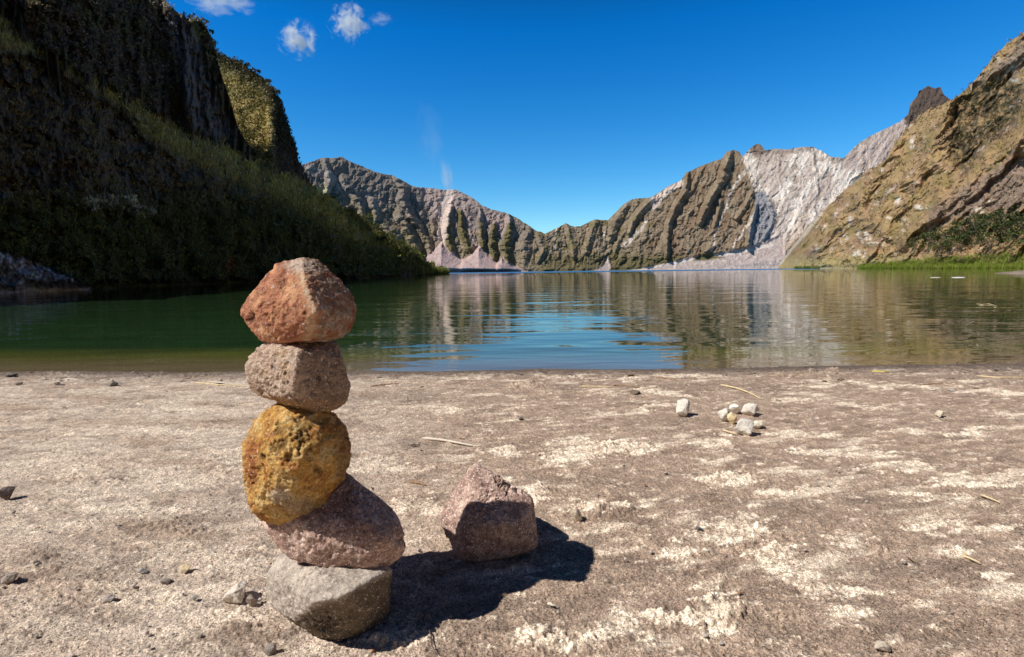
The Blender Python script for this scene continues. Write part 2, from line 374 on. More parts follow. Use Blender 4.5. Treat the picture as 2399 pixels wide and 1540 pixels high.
# ------------------------------------------------------------------ terrain sheets
def v_of_base(u, y, z=ZW):
    k = (z-CH)/y; r0 = rays(u, 0*u); r1 = rays(u, 0*u+1)
    a = r0[...,2]-k*r0[...,1]; b = (r1[...,2]-r0[...,2])-k*(r1[...,1]-r0[...,1])
    return -a/b
class Sheet: pass
def sheet(name, u0, u1, du, nv, ybase, vridge, hdir, slope, relief, color, mat, label, jag=1.5, zb=ZW, pre=None, back=12.0, vlow=None, power=1.0):
    u = np.arange(u0, u1+.1, du); nc = len(u)
    yb = ybase(u); vb = v_of_base(u, yb, zb) if zb is not None else vlow(u)
    vr = vridge(u)+jag*(fbm(P3(u/14., 0., 3.), 4, .6)*2.0)
    vr = np.minimum(vr, vb-1.0)
    s = np.linspace(0,1,nv)**power
    V = vb[None]+(vr-vb)[None]*s[:,None]; U = np.broadcast_to(u, V.shape).copy()
    D = rays(U, V); h = hdir(u)                      # (nc,2) horizontal downhill direction
    T = np.empty_like(V); T[0] = yb/D[0,:,1]
    for k in range(1, nv):
        ct = 1/np.tan(np.radians(slope(U[k], V[k])))
        Pp = CAM+D[k-1]*T[k-1][:,None]
        hp = (Pp[:,:2]*h).sum(1)
        num = hp+(Pp[:,2]-CH)*ct; den = (D[k,:,:2]*h).sum(1)+D[k,:,2]*ct
        t = num/den
        T[k] = np.clip(np.where(t > 0, t, T[k-1]*1.02), T[k-1]*.995, T[k-1]*1.03+.3)
    rel = relief(U, V, s[:,None]*np.ones_like(U))
    T2 = T+rel
    P = CAM+D*T2[...,None]
    col = color(U, V, s[:,None]*np.ones_like(U), P)
    # foot below the water / ground, and a rear slope that falls away behind the ridge
    foot = P[0].copy(); foot[:,2] -= 3
    rows = [foot[None], P]; cols = [col[:1], col]
    hh = D[-1]*np.array([1,1,0]); hh = -hh/np.linalg.norm(hh,axis=1)[:,None]
    for k in (1,2,3):
        b = P[-1]-hh*back*k; b[:,2] = P[-1][:,2]-back*k*(.5+.4*k); rows.append(b[None]); cols.append(col[-1:])
    A = np.concatenate(rows); Cc = np.concatenate(cols)
    o = mesh_from(name, A, grid_faces(A.shape[0], nc), mat, col=Cc)
    tag(o, label, kind='structure')
    S_ = Sheet(); S_.U = U; S_.V = V; S_.P = P; S_.col = col; S_.o = o; S_.T = T2; S_.vr = vr; S_.vb = vb
    return S_
def const_h(x, y):
    n = math.hypot(x, y); return lambda u: np.tile(np.array([x/n, y/n]), (len(u),1))
def lerp_h(pts):
    a = np.array(pts, float)
    def f(u):
        h = np.stack([np.interp(u,a[:,0],a[:,1]), np.interp(u,a[:,0],a[:,2])],1); return h/np.linalg.norm(h,axis=1)[:,None]
    return f
# ---- far rim: left massif, saddle, middle massif and the white scar
far_ridge = curve([(560,420),(690,400),(712,384),(735,377),(760,369),(780,371),(800,367),(820,378),(850,390),(885,405),(920,411),(945,424),(970,438),(1010,441),(1040,445),(1060,443),(1075,447),(1110,465),(1130,482),(1150,490),(1190,500),
 (1215,513),(1240,529),(1262,543),(1277,547),(1290,542),(1308,533),(1326,523),(1345,531),(1362,530),(1385,518),(1395,514),(1425,516),(1448,492),(1462,478),(1482,467),(1505,464),(1526,463),
 (1560,440),(1597,422),(1608,404),(1614,403),(1635,392),(1655,384),(1690,372),(1705,355),(1720,351),(1732,356),(1741,366),(1755,352),(1766,341),(1776,336),(1786,341),(1792,352),(1815,349),(1850,350),(1872,345),(1905,344),(1930,356),(1945,366),(1977,371),
 (1995,352),(2020,330),(2055,311),(2080,300),(2110,284),(2128,270),(2134,243),(2150,225),(2153,215),(2165,206),(2176,202),(2190,207),(2204,204),(2212,222),(2226,233),(2260,240),(2330,250),(2440,260),(2560,300)])
FANS = [([(1034,568),(1014,588),(994,604),(984,620),(980,650),(1134,650),(1114,628),(1090,611),(1062,592),(1043,578)],(1034,568)),
        ([(1122,575),(1104,594),(1086,610),(1078,650),(1204,650),(1176,627),(1153,606),(1134,588)],(1122,575)),
        ([(1176,601),(1166,616),(1160,650),(1240,650),(1236,636),(1205,622),(1187,612)],(1176,601))]
WHITE = [(1739,358),(1754,352),(1792,352),(1850,349),(1911,345),(1945,366),(1977,371),(2010,338),(2060,308),(2130,270),(2145,300),(2110,330),(2061,399),(2001,424),(1941,484),(1880,545),(1840,575),(1800,585),(1760,600),(1752,592),(1790,568),(1822,520),(1815,490),(1784,436),(1760,400)]
CHUTES = [[(1743,372,9),(1762,400,13),(1775,440,14),(1800,470,14)],[(1748,400,7),(1725,430,5),(1714,450,4),(1706,475,4),(1698,495,4)],[(1698,495,4),(1686,530,3),(1674,560,3),(1669,588,4)],[(1517,517,5),(1500,540,4),(1480,560,6),(1461,578,5)],[(1793,478,8),(1770,500,6),(1740,545,4),(1715,585,3)],[(1417,545,4),(1412,560,3)],[(1306,535,2),(1303,560,3),(1300,580,2)]]
SPINES = [ # spines that throw a shadow to their right: (u, v, half width) ... and metres
 ([(1060,484,7),(1051,505,12),(1047,540,14),(1052,570,12),(1060,592,9)],7),([(1078,494,6),(1083,520,9),(1084,545,12),(1095,575,14),(1104,598,9)],6.5),
 ([(1124,490,6),(1127,515,9),(1126,545,11),(1132,580,11)],6.5),([(1160,522,6),(1154,550,12),(1153,580,14),(1160,602,12)],7),([(1193,502,8),(1195,540,14),(1186,575,16),(1190,615,16)],6.5),
 ([(1012,512,7),(1018,530,9),(1016,545,6)],4),([(925,412,8),(948,440,14),(944,470,16),(962,505,14),(985,530,9)],9),([(985,535,8),(1000,560,13),(1010,590,10)],6),([(940,500,20),(960,545,18),(975,580,14)],6),
 ([(870,470,10),(890,520,16),(930,560,18)],5),([(805,420,14),(840,470,16),(850,505,10)],6),([(760,375,10),(775,420,14),(765,450,10)],5),([(1240,535,10),(1230,570,20),(1225,620,14)],4),([(1262,548,8),(1275,580,14),(1262,610,10)],4),
 ([(1712,353,10),(1704,385,16),(1694,415,17),(1682,440,14),(1660,475,14),(1640,520,12)],12),([(1612,402,7),(1609,430,10),(1604,452,11),(1588,478,13),(1570,520,13),(1562,560,10),(1562,602,8)],9),
 ([(1762,455,8),(1748,482,10),(1728,512,9)],7),([(1774,478,7),(1764,510,11),(1757,545,12),(1750,585,9)],9),([(1690,470,9),(1682,500,10),(1672,530,7)],6),([(1528,464,10),(1505,490,14),(1482,520,13),(1476,545,8)],7),
 ([(1470,480,12),(1440,520,15),(1432,560,12)],6),([(1398,516,10),(1385,545,15),(1375,590,12)],5),([(1326,524,9),(1340,560,14),(1345,600,12)],5),([(1450,560,10),(1440,600,10)],4),([(1800,470,9),(1812,500,10),(1806,530,8),(1790,560,6)],5),
 ([(1826,372,5),(1822,400,8),(1830,440,6)],1.5),([(1905,350,5),(1912,400,7),(1916,450,5)],2.2),([(1640,400,8),(1622,440,9),(1600,470,8)],4),([(1655,385,7),(1640,410,8)],4)]
TAL = [(1380,640),(1412,622),(1424,598),(1430,626),(1440,637),(1500,630),(1560,620),(1620,603),(1714,588),(1790,570),(1838,548),(1840,600),(1860,640)]
def far_relief(u, v, s):
    n = fbm(P3(u/50,v/50,1.),3); uu = u+n*10; vv = v+8*fbm(P3(u/40,v/40,5.),3)
    wm = poly(uu, vv, WHITE, 8); right = st(u,1320,1430)
    fan = np.zeros_like(u)
    for pts,_ in FANS: fan = np.maximum(fan, poly(u,v,pts,3))
    # gullies: near vertical on the left massif, leaning down-left on the right
    wx = 55*fbm(P3(u/85,v/60,3.3),4,.6)
    q = P3((uu+wx)/52, vv/110, 2.)*(1-right)[...,None]+P3((uu+wx+.55*vv)/60, (vv-.4*uu)/100, 6.)*right[...,None]
    g = ridged(q, 4, .5)
    r = -1.45*g*(1-.8*wm)*(.7+.3*right)*(.4+1.0*st(fbm(P3(u/90,v/90,19.),2),-.3,.4))
    r = r-1.5*ridged(P3((uu+.25*vv)/22,vv/34,9.),4,.55)*(1-.5*wm)
    r = r-.8*fbm(P3(u/13,v/14,3.),6,.66)*(1-.5*wm)-(1.4*facets(uu+.3*vv,vv*.6,30,3)+.6*facets(u+.3*v+6*n,v*.7,12,17)+.3*facets(u,v,5,27))*(.55+.45*right)*(1-.35*wm)-.8*np.abs(fbm(P3(uu/24,vv/20,23.),5,.6))*(1-.7*wm)+.9*st(ridged(P3((uu+.5*vv)/30,(vv-.3*uu)/26,29.),3,.6),.9,1.35)*(1-.5*wm)
    big = 0
    for pts, a in SPINES:
        k_ = 1.4 if pts[0][0] < 1300 else 1.05; big = np.maximum(big, a*k_*spine(uu*.5+u*.5, vv*.4+v*.6, [(p_[0],p_[1],p_[2]*(1.15 if k_ > 1.2 else 1.)) for p_ in pts]))
    r = r*np.where(big > 0, .6, 1.)-big*(.75+.5*fbm(P3(u/20,v/12,44.),3))
    q2 = P3((uu+.62*vv)/16, (vv-.5*uu)/90, 6.)
    r = r-.8*ridged(q2,3)*wm
    pinkc = spine(uu,vv,[(1052,448,12),(1046,480,14),(1036,505,10),(1036,554,7),(1034,580,6)])
    tl = poly(u+6*n,v,TAL,4); fan = np.maximum(fan,tl)
    r = r-tl*np.clip((v-np.interp(u,[1380,1440,1560,1714,1838],[630,636,619,588,552]))*.16,0,7)
    r = r*(1-.8*fan)*(1-.7*np.clip(pinkc*2,0,1))-fan*0
    for pts,ap in FANS:
        m = poly(u+9*n,v,pts,3.5); cx = ap[0]; k = np.abs(u-cx)/np.maximum(v-ap[1]+4,4)
        r = r-m*np.clip(9-6*k,0,9)
    low = st(v,596,634); r = r*(1-.5*low*(1-fan))
    r = r*st(s,0,.06)*np.where(s>.93,1-.3*(s-.93)/.07,1)
    return r
def far_color(u, v, s, P):
    n = fbm(P3(u/28,v/28,11.),5,.58); n2 = fbm(P3(u/9,v/9,12.),4,.6); uu = u+12*n; vv = v+9*n2
    c = np.empty(u.shape+(3,)); c[:] = (.235,.178,.115)
    c = mixc(c, (.17,.135,.055), st(n,-.1,.5))
    c = mixc(c, (.27,.215,.16), st(n2,.0,.5)*.8)
    pk = (.36,.27,.235)
    ml = 1-st(uu,1190,1290)
    c = mixc(c, (.20,.17,.155), ml*st(470+.25*(uu-700)-vv+60*n,-10,60)*.8)          # greyer, barer top of the left massif
    c = mixc(c, (.34,.30,.27), ml*np.maximum(spine(uu,vv,[(720,388,10),(770,410,16),(800,440,14)]), spine(uu,vv,[(850,445,6),(870,465,8),(886,500,5)]))*.9)
    c = mixc(c, (.40,.36,.22), blob(uu,vv,755,447,30,16))
    c = mixc(c, pk, poly(uu,vv,[(985,436),(1050,440),(1075,444),(1110,462),(1145,488),(1190,500),(1200,520),(1185,560),(1150,540),(1120,500),(1100,560),(1120,590),(1100,580),(1080,520),(1040,590),(1028,580),(1035,520),(1005,500),(990,470)],9)*.8)
    for pts in ([(1049,490,12),(1047,540,13),(1056,590,11)],[(1078,500,9),(1085,545,13),(1102,598,10)],[(1127,520,5),(1130,585,7)],[(1157,530,8),(1153,575,13),(1162,606,9)],[(1196,530,12),(1188,575,16),(1192,615,18)]):
        c = mixc(c, (.14,.115,.05), np.clip(spine(uu*.6+u*.4,vv,pts)*2.2,0,1))
    c = mixc(c, (.62,.49,.42), np.clip(2*spine(u+5*n,v,[(1054,444,12),(1048,470,17),(1040,500,20),(1036,530,15),(1035,556,12),(1034,580,10)]),0,1)*.85)
    c = mixc(c, (.42,.31,.28), np.clip(2*spine(u+4*n,v,[(1095,535,4),(1108,560,4),(1122,582,3)]),0,1))
    for pts,_ in FANS:
        f = poly(u+9*n+3*n2,v+3*n2,pts,2.); c = mixc(c, (.52,.36,.32), f); c = mixc(c, (.36,.29,.27), f*st(n2+.5*fbm(P3((u-pts[0][0])/6,v/40,88.),3),-.2,.3)*.8)
    # middle massif and the scar
    c = mixc(c, (.20,.13,.085), st(uu,1440,1600)*st(n,-.3,.3)*.8)
    wm = poly(uu,vv,WHITE,6); wn = st(fbm(P3((u+.62*v)/26,(v-.5*u)/110,16.),5,.6),-.3,.3)
    c = mixc(c, (.44,.355,.30), wm); c = mixc(c, (.72,.63,.54), wm*wn*.9)
    c = mixc(c, (.36,.27,.24), poly(uu,vv,[(1975,372),(2055,310),(2135,268),(2150,300),(2080,370),(2030,400),(1985,400)],8)*.65)
    c = mixc(c, (.17,.12,.09), np.maximum(blob(uu,vv,1776,352,22,30), spine(uu,vv,[(1800,358,10),(1850,356,8),(1905,348,8)])*.8))
    for ch in CHUTES: c = mixc(c, (.62,.53,.45), np.clip(2.*spine(u+6*n,v+6*n2,ch),0,1)*(.45+.5*st(n2,-.3,.2)))
    c = mixc(c, (.56,.45,.38), poly(uu*.4+u*.6,vv*.4+v*.6,[(1527,466),(1570,436),(1600,420),(1600,432),(1560,462),(1530,494),(1524,492)],3))
    c = mixc(c, (.24,.235,.245), poly(uu,vv,[(1772,450),(1790,448),(1812,490),(1818,520),(1800,560),(1765,580),(1752,590),(1758,540),(1772,490)],5))
    c = mixc(c, (.48,.375,.285), poly(uu,vv,[(1872,505),(1900,500),(1880,545),(1835,600),(1828,590),(1845,560)],6)*.8)
    c = mixc(c, (.13,.105,.045), st(v-4*n,586,608)*(1-st(u,1590,1640))*st(u,1230,1300)*.8)
    tal = poly(u+6*n,v+2*n2,TAL,2.5)
    c = mixc(c, (.30,.23,.18), wm*st(fbm(P3(uu/40,vv/30,99.),4),.05,.4)*.75); c = mixc(c, (.22,.17,.14), wm*np.clip(2*spine(uu,vv,[(1905,352,4),(1914,400,4),(1920,450,3),(1910,520,3)]),0,1)*.7); c = mixc(c, (.40,.315,.275), tal); c = mixc(c, (.62,.54,.47), np.clip(2*spine(u,v,[(1380,638,2),(1500,632,3),(1600,612,4),(1720,594,3),(1810,574,5)]),0,1)*.8)
    c = mixc(c, (.48,.42,.38), tal*st(n2,-.1,.4)*.7)
    c = mixc(c, (.12,.10,.045), np.maximum(poly(u,v,[(1622,612),(1640,596),(1660,590),(1680,600),(1700,603),(1660,610)],3), poly(u+3*n,v,[(1425,634),(1455,615),(1500,608),(1560,606),(1600,600),(1560,616),(1500,630),(1450,637)],3)))
    c = mixc(c, (.10,.07,.055), poly(uu,v,[(2120,290),(2134,240),(2153,213),(2176,200),(2212,205),(2230,235),(2200,280),(2150,310)],4))
    return c*(1.18+.22*n2)[...,None]
far = sheet('mountain', 640, 2560, 1.4, 230, curve([(640,230),(1000,300),(1450,320),(1900,300),(2600,300)]), far_ridge, const_h(0,-1),
      lambda u,v: 50+0*u-12*st(v,600,634), far_relief, far_color, M_far, 'bare brown crater rim with pink screes and a white landslide scar across the lake', jag=1.1, back=18)

# ---- right hillside, grass with pale boulders
RR = [(1824,629),(1832,612),(1850,586),(1874,556),(1900,524),(1928,495),(1973,452),(2000,428),(2026,404),(2075,376),(2106,322),(2138,286),(2165,262),(2200,250),(2226,236),(2250,222),(2278,196),(2300,170),(2330,130),(2360,103),(2400,74),(2460,30),(2600,-70),(3000,-300),(3400,-420)]
WB = [(2139,337,12,20),(2107,463,9,14),(2085,512,10,7),(2030,556,22,14),(2160,488,24,8),(2123,521,10,14),(2290,496,24,10),(2020,596,26,14),(2050,570,30,4),(2385,190,22,10),(2372,160,14,12),(2335,98,16,14),(1995,515,10,14),(1935,535,8,10),(1960,500,8,8),(2340,140,9,8),(2070,400,5,5),(2055,455,5,6),(2330,470,14,5),(1980,560,14,12)]
def right_relief(u, v, s):
    n = fbm(P3(u/60,v/60,21.),4); uu = u+14*n; vv = v+10*n
    q = P3((uu+1.05*vv)/60,(vv-.9*uu)/190,22.)
    r = -2.4*ridged(q,4,.5)-.4*ridged(P3((uu+.8*vv)/30,(vv-.7*uu)/50,24.),4,.55)-.22*fbm(P3(u/8,v/8,25.),5,.6)
    for pts,a in (([(2226,240,20),(2190,330,34),(2120,430,36),(2050,520,30)],5.),([(2420,310,30),(2310,400,38),(2210,475,38),(2120,560,30)],5.5),([(2106,325,14),(2060,410,26),(1990,490,26),(1910,590,20)],4.),([(2500,180,30),(2420,260,40),(2385,330,40)],6.),([(2150,430,16),(2090,520,24),(2040,600,20)],3.)):
        r = r-a*spine(uu,vv,pts)
    rav = poly(uu,vv,[(2225,262),(2298,201),(2374,178),(2405,250),(2374,300),(2307,352),(2263,410),(2231,370),(2240,300)],18)
    r = r+5*rav
    for b in WB: r = r-.5*blob(u+8*n,v,*b)
    r = r-.5*facets(uu+.8*vv,(vv-.6*uu)*.5,26,31)-.22*facets(u+n*6,v,10,41)
    return r*st(s,0,.08)*(.15+.85*st(u-1820,0,90))
def right_color(u, v, s, P):
    n = fbm(P3(u/40,v/40,31.),5,.58); n2 = fbm(P3(u/12,v/12,32.),5,.62); uu = u+16*n; vv = v+12*n2
    sl = fbm(P3((u+1.05*v)/24,(v-.9*u)/120,33.),4,.55)
    c = np.empty(u.shape+(3,)); c[:] = (.31,.205,.095)
    c = mixc(c, (.25,.15,.095), st(sl,-.2,.4)*.8)
    c = mixc(c, (.20,.15,.055), st(n+.35*n2,.0,.35)*.75)
    c = mixc(c, (.33,.225,.115), st(-n+.4*n2,.1,.5)*.6)
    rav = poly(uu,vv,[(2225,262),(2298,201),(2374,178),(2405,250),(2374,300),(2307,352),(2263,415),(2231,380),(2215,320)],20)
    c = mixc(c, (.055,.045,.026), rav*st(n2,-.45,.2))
    c = mixc(c, (.22,.16,.125), poly(uu,vv,[(2250,440),(2400,360),(2500,330),(2500,480),(2330,495),(2220,520),(2160,545),(2180,500)],16)*.75)
    c = mixc(c, (.20,.15,.12), poly(uu,vv,[(2290,190),(2400,90),(2500,20),(2500,120),(2400,170),(2330,180)],12)*.7)
    for b in WB: c = mixc(c, (.60,.53,.43), np.clip(blob(u+14*n2,v+12*n,b[0],b[1],b[2],b[3])*1.4,0,1)*st(n2+.1,-.1,.35)*.85)
    c = mixc(c, (.50,.42,.33), st(sl+.5*n2,.35,.6)*.6)
    c = mixc(c, (.30,.245,.105), st(v+6*n,592,616)*.7)
    c = mixc(c, (.56,.48,.38), np.clip(2*spine(u+3*n,v,[(1828,620,3),(1860,578,5),(1890,545,6),(1925,500,5)]),0,1)*.6)
    return c*(1.15+.16*n2)[...,None]
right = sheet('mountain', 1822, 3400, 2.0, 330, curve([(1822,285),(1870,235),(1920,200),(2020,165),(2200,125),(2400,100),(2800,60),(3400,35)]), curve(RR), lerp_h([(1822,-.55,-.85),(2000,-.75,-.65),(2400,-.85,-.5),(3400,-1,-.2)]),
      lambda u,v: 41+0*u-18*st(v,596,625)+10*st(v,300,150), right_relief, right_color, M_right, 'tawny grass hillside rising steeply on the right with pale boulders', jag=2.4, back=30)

# ---- left slope, wholly in its own shade
crest = curve([(-1100,-560),(-500,-220),(-200,-90),(0,12),(60,70),(100,108),(240,196),(330,250),(390,282),(460,312),(540,348),(632,394),(700,424),(735,446),(765,461),(795,480),(811,500),(856,520),(892,545),(931,566),(965,580),(1001,612),(1030,632),(1052,641)])
band_lo = curve([(-1100,-300),(-300,-20),(0,126),(60,128),(112,146),(195,204),(272,253),(311,287),(340,330),(420,372),(480,402),(560,440),(640,470),(740,520),(800,560),(900,600)])
yb_left = curve([(-1100,13),(-600,17.5),(0,26),(210,31),(500,45),(700,57),(840,74),(950,105),(1052,160)])
def left_relief(u, v, s):
    n = fbm(P3(u/70,v/70,41.),4); uu = u+20*n
    sc_ = np.interp(u,[-600,0,500,900,1052],[.6,.8,1.2,1.8,1.8])
    r = -1.0*ridged(P3(uu/52,v/120,42.),5,.55)-.8*fbm(P3(u/34,v/26,43.),5,.6)-.4*np.abs(fbm(P3(u/16,v/11,47.),4,.6))-.8*facets(uu,v*.7,34,51)-.35*facets(u,v,12,53)
    # hollow under the grassy shoulder
    d = v-band_lo(u)
    r = r+np.clip(1.5*st(d,-4,14)*(1-st(d,40,260)),0,2)*st(u,-300,0)*(1-st(u,300,480))
    r = r-.8*st(.5*ridged(P3(u/30,v/22,45.),3),.1,.7)*poly(u,v,[(187,475),(240,458),(300,460),(370,500),(340,516),(270,495),(200,496)],6)
    return r*sc_*st(s,0,.05)*(1-.6*st(s,.9,1.))
def left_color(u, v, s, P):
    n = fbm(P3(u/36,v/36,51.),5,.6); n2 = fbm(P3(u/9,v/9,52.),4,.6); d = v-band_lo(u)+14*n
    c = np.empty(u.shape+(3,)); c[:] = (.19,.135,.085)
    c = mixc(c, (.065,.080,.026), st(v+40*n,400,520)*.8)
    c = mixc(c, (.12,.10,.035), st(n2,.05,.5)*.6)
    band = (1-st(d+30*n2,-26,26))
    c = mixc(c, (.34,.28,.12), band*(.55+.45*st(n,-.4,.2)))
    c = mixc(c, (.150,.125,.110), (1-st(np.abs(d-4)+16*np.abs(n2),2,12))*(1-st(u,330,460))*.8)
    c = mixc(c, (.78,.71,.70), poly(u+5*n,v+3*n2,[(-900,560),(0,590),(54,603),(122,633),(212,674),(200,700),(-900,720)],3)*(.6+.4*st(n2,-.3,.3)))
    c = mixc(c, (.50,.44,.40), poly(u+8*n2,v+5*n,[(187,475),(240,458),(300,460),(370,503),(340,514),(270,490),(200,494)],4)*st(n2,-.2,.2))
    c = mixc(c, (.19,.17,.17), blob(u+8*n2,v+5*n,8,459,24,10)+0*u)
    c = mixc(c, (.15,.14,.14), np.clip(2*spine(u+8*n2,v+6*n,[(270,395,8),(330,430,8),(360,470,6),(350,510,4)]),0,1)*st(n2,-.1,.3)*.8)
    c = mixc(c, (.30,.09,.04), blob(u+6*n2,v,540,628,16,26)*.8)
    c = mixc(c, (.11,.10,.035), st(u,760,860)*(1-st(v-crest(u)+10*n2,10,34))*.9)
    c = mixc(c, (.25,.21,.16), poly(u,v,[(930,652),(945,640),(1010,643),(1052,640),(1040,650)],2)*st(n2,-.3,.2))
    return c*(1+.35*n2)[...,None]
def left_slope(u, v):
    d = v-band_lo(u)+45*fbm(P3(u/50,v/40,48.),4,.6); return 58+0*u-4.5*(1-st(d,-22,26))*(1-st(u,850,950))+4*st(d,10,80)*(1-st(u,600,800))-13*st(u,780,900)
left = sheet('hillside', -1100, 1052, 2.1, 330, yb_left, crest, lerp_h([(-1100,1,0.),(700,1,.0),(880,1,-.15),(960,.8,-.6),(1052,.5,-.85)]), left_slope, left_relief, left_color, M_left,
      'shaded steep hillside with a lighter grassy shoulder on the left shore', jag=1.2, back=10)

# ---- cliff above the shoulder
cl_ridge = curve([(-1100,-640),(-400,-330),(-200,-180),(0,-90),(200,-45),(300,-24),(384,-2),(400,16),(414,27),(425,33),(438,42),(450,46),(467,48),(480,58),(488,72),(496,90),(502,108),(508,130),(513,155),(522,185),(540,233),(555,290),(570,320),(586,342),(610,368),(640,400)])
def cl_y(u): return np.interp(u, left.U[0], left.P[-1][:,1])*1.012
def cliff_relief(u, v, s):
    n = fbm(P3(u/60,v/80,61.),4); uu = u+12*n
    r = -1.6*ridged(P3(uu/30,v/190,62.),4,.5)-.6*fbm(P3(u/22,v/30,63.),5,.6)-1.1*facets(uu,v*.45,24,61)-.5*facets(u,v*.6,10,63)
    r = r-3.0*spine(u,v,[(398,20,20),(425,150,26),(455,300,22)])+1.2*spine(u,v,[(470,60,14),(485,170,18),(510,300,20)])
    return r
def cliff_color(u, v, s, P):
    n = fbm(P3(u/30,v/40,71.),5,.6); n2 = fbm(P3(u/9,v/14,72.),4,.6); uu = u+10*n
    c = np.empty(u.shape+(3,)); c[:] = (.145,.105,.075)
    c = mixc(c, (.12,.105,.04), st(n+.4*n2,-.15,.3)*.8)
    rk = poly(uu,v,[(378,0),(402,18),(440,46),(455,70),(470,100),(480,180),(520,240),(548,310),(500,320),(450,300),(436,230),(420,130),(396,60)],8)
    c = mixc(c, (.20,.165,.145), rk*(.55+.45*st(fbm(P3(u/6,v/60,74.),3),-.3,.3)))
    c = mixc(c, (.16,.15,.15), np.clip(2*spine(uu,v,[(398,40,4),(414,120,6),(432,190,5),(445,260,4)]),0,1)*.7)
    c = mixc(c, (.34,.28,.21), spine(u+5*n2,v,[(440,52,5),(455,80,7),(464,100,5)]))
    c = mixc(c, (.15,.14,.045), poly(u+5*n2,v,[(440,46),(478,56),(500,100),(510,150),(498,150),(480,120),(458,90)],5)*st(n2,-.3,.2)*.8)
    return c*(1+.35*n2)[...,None]
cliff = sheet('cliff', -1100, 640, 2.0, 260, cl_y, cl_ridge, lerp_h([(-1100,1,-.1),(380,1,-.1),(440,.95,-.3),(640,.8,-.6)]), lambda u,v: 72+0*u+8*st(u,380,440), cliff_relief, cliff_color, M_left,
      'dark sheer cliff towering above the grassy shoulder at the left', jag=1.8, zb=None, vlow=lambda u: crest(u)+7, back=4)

# ---- second cliff behind, its near face in the sun
c2_ridge = curve([(440,120),(500,126),(516,133),(535,142),(560,150),(575,160),(590,172),(608,184),(625,196),(642,212),(652,232),(660,250),(667,272),(681,311),(691,342),(701,380),(710,404),(722,424),(735,441),(752,462)])
def c2_depth(u): return np.interp(u,[440,560,625,640,655,690,740,760],[74,72.5,72.5,74,79,88,100,106])
def c2_relief(u, v, s):
    n = fbm(P3(u/30,v/40,81.),4)
    return -.4*fbm(P3(u/22,v/22,82.),4,.55)-.5*facets(u,v*.6,16,71)-1.3*ridged(P3((u+10*n)/16,v/60,83.),4,.6)*st(u,615,670)-.6*fbm(P3(u/12,v/12,84.),4,.6)*st(u,615,670)
def c2_color(u, v, s, P):
    n = fbm(P3(u/20,v/20,91.),5,.6); n2 = fbm(P3(u/7,v/8,92.),4,.6)
    c = np.empty(u.shape+(3,)); c[:] = (.17,.15,.045)
    c = mixc(c, (.50,.41,.17), st(n+.5*n2,-.25,.2))
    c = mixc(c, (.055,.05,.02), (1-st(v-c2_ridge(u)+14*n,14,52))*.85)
    c = mixc(c, (.15,.11,.08), st(u+12*n,630,650)); c = mixc(c, (.30,.25,.20), st(u,640,660)*st(fbm(P3(u/5,v/40,95.),3),.1,.4)*.7)
    c = mixc(c, (.075,.07,.025), st(u+20*n,632,650)*(1-st(v+30*n2,330,400))*.8)
    return c*(1+.35*n2)[...,None]
cliff2 = sheet('cliff', 440, 752, 1.7, 170, c2_depth, c2_ridge, lerp_h([(440,-.6,-.8),(625,-.55,-.85),(650,.9,-.45),(752,1,-.2)]), lambda u,v: 63+13*st(u,625,660), c2_relief, c2_color, M_left,
      'far cliff with yellow sunlit vegetation on its near face', jag=2.5, zb=None, vlow=lambda u: crest(u)+9, back=5)
# ---- low gravel spit on the right shore, and added land behind the camera
def spit():
    xs = np.linspace(0,1,60); a = at_y(2305,640,40.); 
    X, Y = np.meshgrid(np.linspace(38,95,140), np.linspace(40,54,60))
    k = st(X,38,52)*(1-st(np.abs((Y-47)),1.5+0*X,6.5))
    z = ZW-.5+.85*k+.22*fbm(P3(X/2.,Y/1.2,3.),4)*k
    c = np.empty(X.shape+(3,)); c[:] = (.27,.215,.165); c = c*(1+.5*fbm(P3(X/1.5,Y/1.5,7.),4))[...,None]
    o = mesh_from('gravel_bank', P3(X,Y,z), grid_faces(*X.shape), M_right, col=c); tag(o,'low pale gravel bank reaching into the lake on the right',kind='structure')
spit()

def ring():  # out-of-view wall added to block low sky and bounce warm light
    az = np.radians(np.linspace(58,302,160)); s = np.linspace(0,1,50); A, Sx = np.meshgrid(az, s)
    n = fbm(P3(np.cos(A)*5,np.sin(A)*5,Sx*1.5),5)
    r0 = 55+35*np.abs(np.cos(A/2)); h = 52+16*n*Sx
    r = r0+h*Sx*.75+6*n; z = ZW-1+h*Sx**1.1
    z = z+(Sx < .05)*-1
    c = np.empty(A.shape+(3,)); c[:] = (.17,.125,.065); c = mixc(c,(.10,.10,.04),st(n,-.2,.2))
    o = mesh_from('mountain', P3(r*np.sin(A), r*np.cos(A), z), grid_faces(*A.shape)[:, ::-1], M_right, col=c); tag(o,'unseen crater wall added behind the viewer to cut low sky light',kind='structure')
ring()
